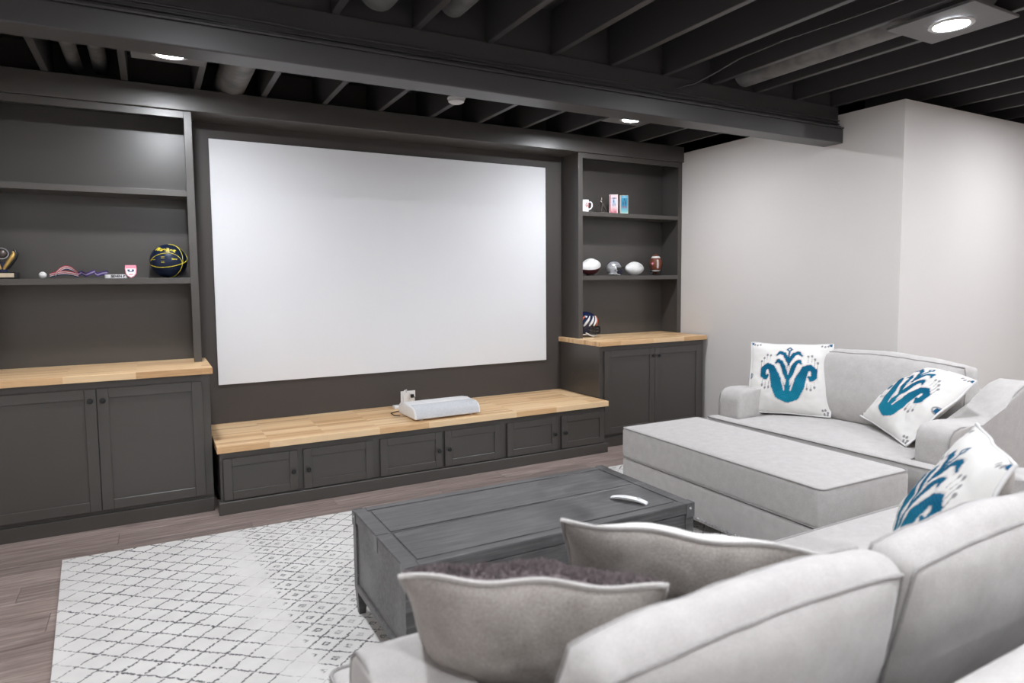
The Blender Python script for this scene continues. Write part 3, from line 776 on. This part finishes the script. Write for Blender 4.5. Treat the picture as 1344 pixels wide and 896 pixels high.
# ================================================================== CEILING FITTINGS
def downlight(x, y, z, label, panel=None):
    r = empty('recessed_light', (x, y, z), label, 'ceiling light', 'LED ceiling lights')
    if panel:
        px, py = panel; boxo('mounting_panel', (-px/2, -py/2, 0.0005), (px/2, py/2, 0.014), 'panel_glare', r, .002)
    latheo('trim_ring', [(.076, -.001), (.098, -.001), (.098, -.005), (.092, -.009), (.076, -.0075)], 'light_trim', r, 32)
    latheo('lens', [(0, -.0015), (.0755, -.0015), (.0755, -.006), (0, -.0065)], 'lamp_lens', r, 32)
    return r
downlight(-0.25, -1.005, 2.672, 'round LED light above the bookcase with the basketball', (.369, .34))
downlight(2.93, -0.99, 2.672, 'round LED light near the right bookcase, behind the beam', (.369, .34))
downlight(3.085, -3.21, 2.66, 'bright round LED light on a square panel above the ottoman', (.40, .40))
for x, y, lab in ((-0.15, -3.21, 'unseen round LED light above the open rug left of the coffee table'), (1.25, -4.8, 'added round LED fill light above the back of the long sofa'),  # all unseen; the fill lights are added to raise the room's brightness
                  (5.15, -3.42, 'round LED light washing the light wall right of the loveseat'), (0.1, -5.3, 'added round LED fill light behind the sofa left end'),
                  (2.6, -5.7, 'added round LED fill light behind the sofa right end'), (4.2, -5.0, 'added round LED fill light behind the loveseat near arm'),
                  (6.2, -4.9, 'added round LED fill light nearest the far right wall'), (2.7, -7.0, 'added round LED fill light nearest the wall behind the sofa')):
    downlight(x, y, 2.66, lab, (.40, .40))

# ducts and cables
def duct(name, x, y0, y1, z, r, label, cat='duct'):
    n = 20; bm = bmesh.new(); rings = []
    L = y1-y0; ys = [y0, y0+.03, y0+.031, y0+.05, y0+.051]+[y0+.051+(L-.06)*k/4 for k in range(1, 5)]+[y1]
    lathe(bm, [(0, 0)]+[(r*(1.03 if .03 < yy-y0 < .0505 else 1.0), yy-y0) for yy in ys]+[(0, L)], n, Matrix.Translation((x, y0, z)) @ Matrix.Rotation(-PI/2, 4, 'X'))
    return tag(mk(name, bm, 'galvanized', None, 40), label, cat)
duct('round_duct', 0.135, -1.72, -0.02, 2.775, .098, 'dark painted round duct running behind the beam above the left of the screen')
duct('round_duct', 0.60, -4.6, -1.97, 2.80, .095, 'dark painted round duct between joists above the sofa left end')
duct('round_duct', 0.985, -4.6, -1.97, 2.82, .075, 'smaller dark painted duct between joists beside another duct')
duct('round_duct', 3.065, -3.38, -1.95, 2.775, .092, 'dark painted round duct leading to the square light panel')
duct('round_duct', 3.475, -5.0, -3.43, 2.74, .095, 'dark painted round duct beyond the square light panel')
duct('vent_pipe', -0.615, -1.72, -0.02, 2.82, .045, 'slim dark vent pipe behind the beam at the far left')
duct('vent_pipe', -0.75, -1.72, -0.02, 2.80, .04, 'slimmer dark vent pipe nearest the left wall behind the beam')
def wavy(x0, x1, y, z, amp, seed, n=60):
    return [(x0+(x1-x0)*k/n, y+amp*mnoise.noise(Vector((k*.23, seed, 0))), z+amp*mnoise.noise(Vector((k*.17, seed, 5)))) for k in range(n+1)]
for i, (yy, zz, lab) in enumerate(((BY0-.012, 2.566, 'upper dark electrical cable stapled along the beam face'), (BY0-.011, 2.590, 'topmost dark electrical cable along the beam face'), (BY0-.013, 2.549, 'lower dark electrical cable lying along the beam ledge'))):
    tag(tubeo('electrical_cable', wavy(XL+.02, XR-.002, yy+(.048, .047, .040)[i], zz, (.006, .006, .004)[i], i*7.3), .005, 'ceiling_paint'), lab, 'cable', 'cables along the beam')
tag(tubeo('electrical_cable', [(2.48, BY0-.02, 2.60), (2.56, -2.03, 2.62), (2.62, -2.12, 2.66), (2.64, -2.3, 2.70), (2.66, -2.6, 2.715), (2.70, -3.0, 2.715), (2.73, -3.6, 2.715), (2.74, -4.2, 2.72)], .006, 'ceiling_paint'), 'dark electrical cable running off the beam between joists to the light panel', 'cable')
sd = empty('smoke_detector', (1.50, -0.86, ZJ-.001), 'small round smoke detector on a joist above the screen', 'smoke detector')
latheo('base_plate', [(0, 0), (.062, 0), (.062, -.010), (0, -.010)], 'light_trim', sd, 24)
latheo('housing', [(.058, -.0105), (.054, -.030), (.035, -.040), (0, -.040)], 'light_trim', sd, 24)

# ================================================================== SHELF OBJECTS
T = Matrix.Translation; Rm = Matrix.Rotation
FB = [(0.0, -1.0), (0.10, -0.965), (0.24, -0.88), (0.42, -0.70), (0.55, -0.48), (0.615, -0.24), (0.635, 0.0), (0.615, 0.24), (0.55, 0.48), (0.42, 0.70), (0.24, 0.88), (0.10, 0.965), (0.0, 1.0)]
def ellprof(half, rad, lo=-1.0, hi=1.0, n=20):
    out = []
    for k in range(n+1):
        t = lo+(hi-lo)*k/n; out.append((rad*max(0.0, 1-abs(t)**1.75)**0.72, t*half))
    return out

# basketball
bb = empty('basketball', (-0.282, -0.126, SH2+.0005), 'navy basketball with yellow seams and yellow lettering on the shelf', 'basketball')
R = 0.112; cz = Vector((0, 0, R))
bm = bmesh.new(); bmesh.ops.create_uvsphere(bm, u_segments=40, v_segments=24, radius=R)
for v in bm.verts: v.co += cz
mk('ball', bm, 'navy_leather', bb, 80)
view = (CAM-Vector((-0.282, -.126, SH2+R))).normalized()
vr = Vector((0, 0, 1)).cross(view).normalized(); vu = view.cross(vr)          # right, up as seen from the room
def sph(a, b):          # a right, b up (unit disc) -> point on ball
    c = math.sqrt(max(0, 1-a*a-b*b)); return cz+(vr*a+vu*b+view*c)*(R+.0006)
def great(p, q):
    p = (vr*p[0]+vu*p[1]+view*math.sqrt(max(0, 1-p[0]**2-p[1]**2))).normalized(); q = (vr*q[0]+vu*q[1]+view*math.sqrt(max(0, 1-q[0]**2-q[1]**2))).normalized()
    e2 = (q-p*p.dot(q)).normalized(); return [cz+(p*math.cos(t)+e2*math.sin(t))*(R+.0003) for t in np.linspace(0, 2*PI, 64, endpoint=False)]
for p, q in (((0.72, -0.13), (-0.1, -0.34)), ((0.72, -0.13), (0.62, -0.45))):
    tubeo('seam', great(p, q), .0020, 'yellow_print', bb, True, 5)
arc = [sph(0.72*math.cos(t)-0.02 if t < PI/2 else 0.98*math.cos(t)*.97, -0.13+0.60*math.sin(t)) for t in np.linspace(0, PI*.93, 40)]
tubeo('seam', arc, .0020, 'yellow_print', bb, False, 5)
tubeo('seam', [sph(-.05+1.03*math.sin(t*PI/2), .975-.03*t-.85*(1-math.cos(t*PI/2))) for t in np.linspace(0.05, .92, 24)], .0018, 'yellow_print', bb, False, 5)
def wrap_text(s, size, a0, e0, tilt, mat, bold=.0):
    """a0, e0: azimuth and elevation (degrees, as seen from the room) of the text centre"""
    a0, e0 = math.radians(a0), math.radians(e0)
    def wp(co):
        f = a0+co.x/(R*math.cos(e0)); e = e0+co.y/R+tilt*(f-a0)
        d = vr*(math.sin(f)*math.cos(e))+vu*math.sin(e)+view*(math.cos(f)*math.cos(e))
        return cz+d*(R+.0008+co.z)
    return text_obj('lettering', s, size, mat, bb, Matrix.Identity(4), .0005, bold, wp)
wrap_text('Moeller', 0.043, -15, 41, -0.10, 'yellow_print', .0014)
wrap_text('Sister', 0.015, 18, 7, -0.05, 'yellow_print', .0004); wrap_text('\u2014\u2014', 0.016, -52, 5, 0.02, 'yellow_print', .0004)
for eq in (15, 11, 0, -4): wrap_text('\u2014', 0.020, -18, eq, 0, 'yellow_print', .0003)

# trophy (half out of frame)
tr = empty('trophy', (-1.165, -0.16, SH2+.0005), 'black and gold trophy with cream nameplate at the left frame edge', 'trophy')
boxo('base', (-.075, -.045, 0), (.075, .045, .040), 'black_plastic', tr, .006)
boxo('nameplate', (-.052, -.0475, .008), (.058, -.0452, .033), 'cream_plate', tr, .001)
tubeo('column', [(0, 0, .041), (0, 0, .07), (.004, 0, .10)], .022, 'navy_gloss', tr, False, 12, [1.2, .8, .9])
for s in (-1, 1):
    tubeo('gold_wing', [(0, -.012, .045), (s*.016, -.016, .075), (s*.034, -.016, .105), (s*.050, -.014, .130), (s*.058, -.012, .150), (s*.054, -.01, .165)], .011, 'gold', tr, False, 8, [.6, .9, 1.1, 1.15, .9, .4])
    tubeo('dark_wing', [(0, 0, .045), (s*.03, .002, .08), (s*.056, .004, .12), (s*.068, .004, .150), (s*.060, .004, .175)], .014, 'black_plastic', tr, False, 8, [.7, 1, 1.1, 1, .5])
bm = bmesh.new(); bmesh.ops.create_uvsphere(bm, u_segments=20, v_segments=12, radius=.031)
for v in bm.verts: v.co += Vector((0, -.012, .150))
mk('ball', bm, 'bronze', tr, 80)
tubeo('ring', [(.035*math.cos(a), -.026, .150+.032*math.sin(a)) for a in np.linspace(0, 2*PI, 32, endpoint=False)], .003, 'silver', tr, True)
# golf ball
bm = bmesh.new(); bmesh.ops.create_icosphere(bm, subdivisions=3, radius=.0205)
for v in bm.verts: v.co += Vector((-.967, -.20, SH2+.021))
tag(mk('golf_ball', bm, 'white_leather', None, 80), 'small white ball on the shelf beside the striped ribbon', 'ball')
# medal ribbons
def ribbon(name, loc, label, bands, seedr, wid, loops):
    r = empty(name, loc, label, 'ribbon')
    pts = []
    for k in range(41):
        t = k/40; pts.append(loops(t))
    nb = len(bands)
    for i, mt in enumerate(bands):
        bm = bmesh.new(); A = []
        for (x, y, z) in pts:
            f0, f1 = i/nb-.5, (i+1)/nb-.5
            A.append((bm.verts.new((x, y-f0*wid*.35, z+wid*.45+f0*wid*.85)), bm.verts.new((x, y-f1*wid*.35, z+wid*.45+f1*wid*.85))))
        for p, q in zip(A, A[1:]): bm.faces.new((p[0], p[1], q[1], q[0]))
        ex = bmesh.ops.extrude_face_region(bm, geom=list(bm.faces))
        for v in ex['geom']:
            if isinstance(v, bmesh.types.BMVert): v.co.y += .0012
        mk('stripe', bm, mt, r, 60)
    return r
def loopA(t):
    if t < .55:
        a = t/.55; return (-.05+.12*a, .0-.01*a, .004+.046*math.sin(PI*a)**.8)
    a = (t-.55)/.45; return (.07-.15*a, -.012+.02*a, .002+.016*math.sin(PI*a))
rb = ribbon('medal_ribbon', (-.855, -.185, SH2+.004), 'red white and navy striped ribbon looped on the shelf', ['navy_cloth', 'white_cloth', 'red_cloth', 'white_cloth', 'red_cloth'], 1, .030, loopA)
def loopB(t):
    return (-.07+.17*t+.012*math.sin(t*15), .012*math.sin(t*9), .004+.022*abs(math.sin(t*8.2))*(.5+.5*math.sin(t*3)))
ribbon('medal_ribbon', (-.735, -.185, SH2+.004), 'purple ribbon crumpled between the striped ribbon and white band', ['purple_cloth', 'lilac_cloth', 'purple_cloth'], 2, .030, loopB)
# white printed band (rolled)
wb = empty('printed_band', (-.585, -.19, SH2+.0005), 'white band with dark lettering beside the pink shield badge', 'band')
bm = bmesh.new(); n = 40
pth = [(.062*math.cos(a), .022*math.sin(a)) for a in np.linspace(0, 2*PI, n, endpoint=False)]
inn = [(.060*math.cos(a), .020*math.sin(a)) for a in np.linspace(0, 2*PI, n, endpoint=False)]
rows = [[bm.verts.new((x, y, z)) for x, y in pp] for pp, z in ((pth, 0), (pth, .024), (inn, .024), (inn, 0))]
for i in range(4):
    A, B = rows[i], rows[(i+1) % 4]
    for k in range(n): bm.faces.new((A[k], A[(k+1) % n], B[(k+1) % n], B[k]))
mk('strap', bm, 'white_cloth', wb, 40)
text_obj('lettering', 'SEVEN P', .021, 'ink', wb, T((.012, -.0228, .012)) @ Rm(PI/2, 4, 'X'), .0004, .0006)
# shield badge
sb = empty('shield_badge', (-.502, -.215, SH2+.0005), 'pink and white shield-shaped badge standing on the shelf', 'badge')
shp = [(-.030, .085), (.030, .085), (.033, .062), (.030, .030), (.018, .012), (0, .002), (-.018, .012), (-.030, .030), (-.033, .062)]
tl = Rm(-.22, 4, 'X')
prismo('rim', shp, lambda u, v, t: tl @ Vector((u, t, v)), 0, .006, 'pink_print', sb, .001, 1)
prismo('face', [(u*.86, .044+(v-.044)*.87) for u, v in shp], lambda u, v, t: tl @ Vector((u, t, v)), -.0012, -.0002, 'white_plastic', sb)
prismo('band', [(-.026, .079), (.026, .079), (.027, .063), (-.027, .063)], lambda u, v, t: tl @ Vector((u, t, v)), -.002, -.0013, 'pink_print', sb)
for k, (u0, u1, v0, v1) in enumerate(((-.018, -.006, .046, .056), (.006, .018, .046, .056), (-.014, .014, .040, .044))):
    prismo('mark', [(u0, v0), (u1, v0), (u1, v1), (u0, v1)], lambda u, v, t: tl @ Vector((u, t, v)), -.002, -.0013, 'navy_cloth', sb)
prismo('mark', [(-.012, .026), (.012, .026), (.009, .020), (-.009, .020)], lambda u, v, t: tl @ Vector((u, t, v)), -.002, -.0013, 'pink_print', sb)

# ---- right bookcase, upper shelf: mug, figurine, two boxes
mg = empty('beer_mug', (3.052, -.17, SH1+.0005), 'white ceramic mug with red emblem on the upper shelf', 'mug')
latheo('cup', [(0, 0), (.040, 0), (.043, .006), (.041, .016), (.041, .10), (.043, .112), (.038, .112), (.036, .10), (.036, .014), (0, .012)], 'white_plastic', mg, 28)
hd = Matrix.Rotation(-PI*.17, 4, 'Z')
tubeo('handle', [hd @ Vector(p) for p in ((.038, 0, .092), (.058, 0, .094), (.070, 0, .080), (.071, 0, .055), (.062, 0, .036), (.038, 0, .026))], .0068, 'white_plastic', mg, False, 8)
aem = math.radians(-75)
def wrapcyl(co): 
    a = aem+co.x/.0415; return Vector((math.cos(a)*(.0415+co.z+.0004), math.sin(a)*(.0415+co.z+.0004), .062+co.y))
for ch_, sz, mt in (('O', .062, 'red_print'), ('A', .026, 'red_print')):
    text_obj('emblem', ch_, sz, mt, mg, Matrix.Identity(4), .0003, .0006, wrapcyl)
fg = empty('figurine', (3.255, -.17, SH1+.0005), 'small dark bronze running athlete figurine', 'figurine')
latheo('base', [(0, 0), (.052, 0), (.050, .008), (.03, .012), (0, .013)], 'bronze', fg, 20)
bm = bmesh.new()
V = [(-.014, 0, .013), (-.012, 0, .045), (-.006, 0, .082), (-.008, 0, .112), (-.010, 0, .132), (-.008, 0, .145), (-.030, 0, .112), (-.034, -.01, .098), (.004, -.006, .104), (.012, -.014, .094), (.016, 0, .062), (.036, 0, .042), (.048, 0, .018), (.056, 0, .014), (-.022, 0, .013)]
E_ = [(0, 1), (1, 2), (2, 3), (3, 4), (4, 5), (3, 6), (6, 7), (3, 8), (8, 9), (2, 10), (10, 11), (11, 12), (12, 13), (0, 14)]
me = bpy.data.meshes.new('athlete'); me.from_pydata(V, E_, [])
ath = bpy.data.objects.new('athlete', me); C.objects.link(ath)
md = ath.modifiers.new('skin', 'SKIN'); ath.modifiers.new('sub', 'SUBSURF').levels = 1
rr = [.008, .009, .013, .017, .007, .012, .008, .006, .008, .006, .011, .009, .007, .006, .006]
for i, q in enumerate(rr): me.skin_vertices[0].data[i].radius = (q, q*.9)
me.skin_vertices[0].data[2].use_root = True
bpy.context.view_layer.update()
m2 = bpy.data.meshes.new_from_object(ath.evaluated_get(bpy.context.evaluated_depsgraph_get()))
bpy.data.objects.remove(ath); m2.materials.clear(); m2.materials.append(M['bronze'])
for p in m2.polygons: p.use_smooth = True
link(bpy.data.objects.new('athlete', m2), fg); bm.free()
def printed_box(x, label, colf, side):
    r = empty('display_box', (x, -.165, SH1+.0005), label, 'box', None, math.radians(-27))
    W_, H_, D_ = .078, .178, .030
    boxo('carton', (-W_/2, -D_/2, 0), (W_/2, D_/2, H_), side, r, .001)
    n1, n2 = 34, 60; vs, fs, cs = [], [], []
    for j in range(n2+1):
        for i in range(n1+1):
            u, v = i/n1, j/n2; vs.append((-W_/2+.003+u*(W_-.006), -D_/2-.0006, .003+v*(H_-.006))); cs.append(tuple(colf(u, v))+(1,))
    for j in range(n2):
        for i in range(n1):
            a = j*(n1+1)+i; fs.append((a, a+1, a+n1+2, a+n1+1))
    me = bpy.data.meshes.new('front_print'); me.from_pydata(vs, [], fs)
    at = me.color_attributes.new('print', 'FLOAT_COLOR', 'POINT'); at.data.foreach_set('color', np.array(cs, dtype=np.float32).ravel())
    me.materials.append(M['printed_gloss']); link(bpy.data.objects.new('front_print', me), r); return r
def blobf(u, v, cx, cy, sx, sy): return math.exp(-((u-cx)/sx)**2-((v-cy)/sy)**2)
def mixc(a, b, t): t = max(0, min(1, t)); return tuple(p*(1-t)+q*t for p, q in zip(a, b))
def pinkbox(u, v):
    c = (.80, .66, .68)
    if u < .14 or u > .92 or v > .93 or v < .04: return (.78, .62, .64) if u > .14 else (.55, .16, .20)
    c = mixc(c, (.62, .06, .12), max(0, 1-v*2.6)+.25*math.sin(u*9+v*13)*(.5-v if v < .5 else 0))
    c = mixc(c, (.45, .62, .80), blobf(u, v, .55, .62, .30, .16)); c = mixc(c, (.03, .05, .14), blobf(u, v, .55, .82, .30, .035)+blobf(u, v, .5, .66, .08, .10)+.8*blobf(u, v, .42, .46, .07, .08)+.8*blobf(u, v, .66, .48, .07, .09))
    return c
def tealbox(u, v):
    if u < .10: return (.55, .50, .46)
    c = mixc((.03, .30, .48), (.30, .60, .52), max(0, 1-v*2.6))
    c = mixc(c, (.55, .70, .60), blobf(u, v, .5, .04, .8, .05)); c = mixc(c, (.02, .05, .12), blobf(u, v, .38, .58, .09, .14)+blobf(u, v, .68, .60, .10, .16)+blobf(u, v, .55, .80, .06, .07))
    c = mixc(c, (.35, .07, .06), blobf(u, v, .40, .38, .14, .05)+blobf(u, v, .72, .37, .10, .05)); c = mixc(c, (.30, .62, .80), blobf(u, v, .55, .92, .4, .05))
    return c
printed_box(3.385, 'tall pink and white printed box on the upper shelf', pinkbox, 'white_leather')
printed_box(3.505, 'tall teal printed box on the upper shelf', tealbox, 'cream_plate')

# ---- right bookcase, lower shelf
def scribble(parent, f, n, seed, mat='ink', r=.0011):
    rng = random.Random(seed)
    for k in range(n):
        u, v = rng.uniform(-.5, .5), rng.uniform(-.6, .6); pts = []
        for q in range(14):
            u += .05; v += rng.uniform(-.10, .10); pts.append(f(u, v))
        tubeo('signature', pts, r, mat, parent, False, 4)
# two-tone football lying on a ring
f1 = empty('football', (3.125, -.165, SH2+.0005), 'white-topped maroon football with signatures at the shelf left end', 'football')
hl, rd = .125, .076; ax = Rm(dg(8), 4, 'Z') @ Rm(dg(-10), 4, 'Y') @ Rm(PI/2, 4, 'Y'); ctr1 = Vector((0, 0, rd+.004))
def fbp(th, t, half, rad, k=1.0): 
    rr_ = rad*max(0., 1-abs(t)**1.75)**.72*k; return Vector((rr_*math.cos(th), rr_*math.sin(th), t*half))
for nm, th0, th1, mt in (('white_panel', -PI*.18+PI/2+.6, PI*1.02+PI/2+.25, 'white_leather'), ('maroon_panel', PI*1.02+PI/2+.25, PI*1.82+PI/2+.6, 'maroon')):
    bm = bmesh.new(); nu, nw = 24, 24; G = []
    for i in range(nu+1):
        th = th0+(th1-th0)*i/nu
        G.append([bm.verts.new(ctr1+ax @ fbp(th, -1+2*j/nw, hl, rd)) for j in range(nw+1)])
    for i in range(nu):
        for j in range(nw): bm.faces.new((G[i][j], G[i+1][j], G[i+1][j+1], G[i][j+1]))
    bmesh.ops.remove_doubles(bm, verts=bm.verts, dist=1e-5); mk(nm, bm, mt, f1, 80)
scribble(f1, lambda u, v: ctr1+ax @ fbp(PI+.55+v*.5, u*.5+.35, hl, rd, 1.012), 5, 4)
latheo('stand_ring', [(.030, 0), (.036, 0), (.036, .010), (.030, .010), (.030, 0)], 'black_plastic', f1, 20)

# helmets
def helmet(loc, size, rz, label, shell_mat, mask_mat, extra=None):
    r = empty('football_helmet', loc, label, 'helmet', None, rz)
    bm = bmesh.new(); bmesh.ops.create_uvsphere(bm, u_segments=36, v_segments=24, radius=1.0)
    # faces +x
    for v in bm.verts:
        x, y, z = v.co; v.co = Vector((x*.56*(1.06 if x < 0 else 1), y*.45, z*.52+.56))
    kill = [f for f in bm.faces if (lambda c: (c.x > .14 and c.z < .62) or c.z < .13 or (c.z < .30 and c.x < -.38))(f.calc_center_median())]
    bmesh.ops.delete(bm, geom=kill, context='FACES')
    for v in bm.verts:                       # jaw flaps stay vertical
        if v.co.z < .42: 
            k = (0.42-v.co.z)*.9; s_ = 1 if v.co.y > 0 else -1
            v.co.y += (s_*.43-v.co.y)*min(1, k*1.6); 
        v.co *= size
    sol = bmesh.ops.solidify(bm, geom=list(bm.faces), thickness=.025*size)
    sh = mk('shell', bm, shell_mat, r, 60)
    def rod(pts, rr_=.020): return tubeo('mask_bar', [Vector(p)*size for p in pts], rr_*size, mask_mat, r, False, 6)
    for z in (.42, .30, .16):
        rod([(.10, -.43, z+.03), (.42, -.40, z), (.60, -.22, z-.01), (.64, 0, z-.015), (.60, .22, z-.01), (.42, .40, z), (.10, .43, z+.03)])
    for yv in (-.13, .13): rod([(.62, yv, .43), (.635, yv, .28), (.61, yv, .13)])
    for s_ in (-1, 1):
        rod([(.40, s_*.405, .43), (.42, s_*.40, .30), (.40, s_*.395, .15)])
        latheo('ear_hole', [(0, 0), (.045*size, 0), (.045*size, .008*size), (0, .009*size)], 'ink', sh, 12, T(Vector((-.04, s_*.455, .40))*size) @ Rm(-s_*PI/2, 4, 'X'))
    tubeo('chin_strap', [Vector(p)*size for p in ((-.02, -.47, .20), (.22, -.46, .07), (.42, -.25, .045), (.48, 0, .045), (.42, .25, .045), (.22, .46, .07), (-.02, .47, .20))], .028*size, 'white_plastic', r, False, 6)
    tubeo('lower_rim', [Vector((-.50*math.cos(a)*.9+.02, .42*math.sin(a), .125))*size for a in np.linspace(-PI*.52, PI*.52, 20)], .024*size, 'white_plastic', r, False, 6)
    if extra: extra(r, size)
    return r
def silver_extra(r, s):
    for y in (-.03, .03): tubeo('stripe', [Vector((.575*math.sin(a), y, .56+.535*math.cos(a)))*s for a in np.linspace(-1.5, 1.25, 22)], .016*s, 'navy_gloss', r, False, 5)
    scribble(r, lambda u, v: Vector((.15+u*.3, -.462*math.sqrt(max(.05, 1-((.15+u*.3)/.58)**2-((.12+v*.12)/.53)**2)), .68+v*.12))*s, 4, 8)
helmet((3.39, -.17, SH2+.0005), .122, math.radians(-22), 'silver football helmet between the two light footballs', 'silver', 'navy_gloss', silver_extra)
def bengal(r, s):
    def onsh(a, z, k=1.03):
        q = math.sqrt(max(.02, 1-((z-.56)/.53)**2)); return Vector((.575*math.cos(a)*q*k, .455*math.sin(a)*q*k, z))*s
    for a0, sl, mt, wd in ((-2.2, .5, 'orange_gloss', .05), (-1.75, .55, 'white_leather', .055), (-1.35, .55, 'white_leather', .05), (-1.0, .5, 'white_leather', .04), (-2.6, .4, 'orange_gloss', .05), (-.75, .45, 'orange_gloss', .03)):
        pts = [onsh(a0+sl*t, .48+.42*t) for t in np.linspace(0, 1, 12)]
        tubeo('stripe', pts, wd*s, mt, r, False, 6, [.25+.75*math.sin(PI*min(1, .15+.85*t)) for t in np.linspace(0, 1, 12)])
helmet((3.085, -.135, CT+.001), .215, math.radians(-28), 'navy helmet with orange and white stripes on the right countertop', 'navy_gloss', 'black_plastic', bengal)
# white football
f2 = empty('football', (3.632, -.17, SH2+.0005), 'plain white football lying on its side on the lower shelf', 'football', None, math.radians(4))
ctr2 = Vector((0, 0, .065)); ax2 = Rm(PI/2, 4, 'Y')
latheo('ball', ellprof(.117, .065), 'white_leather', f2, 28, T(ctr2) @ ax2, 80)
scribble(f2, lambda u, v: ctr2+ax2 @ fbp(PI+1.1+v*.5, u*.5+.1, .117, .065, 1.01), 4, 12, 'ink', .0007)
tubeo('seam', [ctr2+ax2 @ fbp(PI*.95, q, .117, .065, 1.0) for q in np.linspace(-.98, .98, 24)], .0012, 'grey_fabric_grille', f2, False, 5)
# brown football upright on a stand
f3 = empty('football', (3.897, -.165, SH2+.0005), 'brown football with white stripes upright on a dark stand', 'football')
ctr3 = Vector((0, 0, .108))
latheo('ball', ellprof(.100, .062), 'brown_leather', f3, 28, T(ctr3), 80)
for t0 in (-.66, .66):
    latheo('stripe', [(r_+.0012, z) for r_, z in ellprof(.100, .062, t0-.085, t0+.085, 4)], 'white_leather', f3, 28, T(ctr3), 80)
lc = math.radians(-112)
tubeo('lace_seam', [ctr3+fbp(lc, t, .100, .062, 1.025) for t in np.linspace(-.42, .42, 10)], .0032, 'white_leather', f3, False, 6)
for t in np.linspace(-.34, .34, 6): tubeo('lace', [ctr3+fbp(lc+d_, t, .100, .062, 1.03) for d_ in (-.20, 0, .20)], .0022, 'white_leather', f3, False, 5)
prismo('emblem', [(0, -.012), (.012, 0), (0, .012), (-.012, 0)], lambda u, v, t: ctr3+fbp(lc-.85+u/.05, v/.1+.05, .100, .062, 1.02+t), 0, .02, 'pink_print', f3)
for k in range(3):
    a = lc+PI/3+k*2*PI/3
    tubeo('stand_leg', [Vector((.070*math.cos(a), .070*math.sin(a), .004)), Vector((.062*math.cos(a), .062*math.sin(a), .03)), Vector((.057*math.cos(a), .057*math.sin(a), .062)), Vector((.066*math.cos(a), .066*math.sin(a), .112))], .0042, 'black_plastic', f3, False, 6)
tubeo('stand_ring', [Vector((.055*math.cos(a), .055*math.sin(a), .035)) for a in np.linspace(0, 2*PI, 28, endpoint=False)], .0038, 'black_plastic', f3, True, 6)
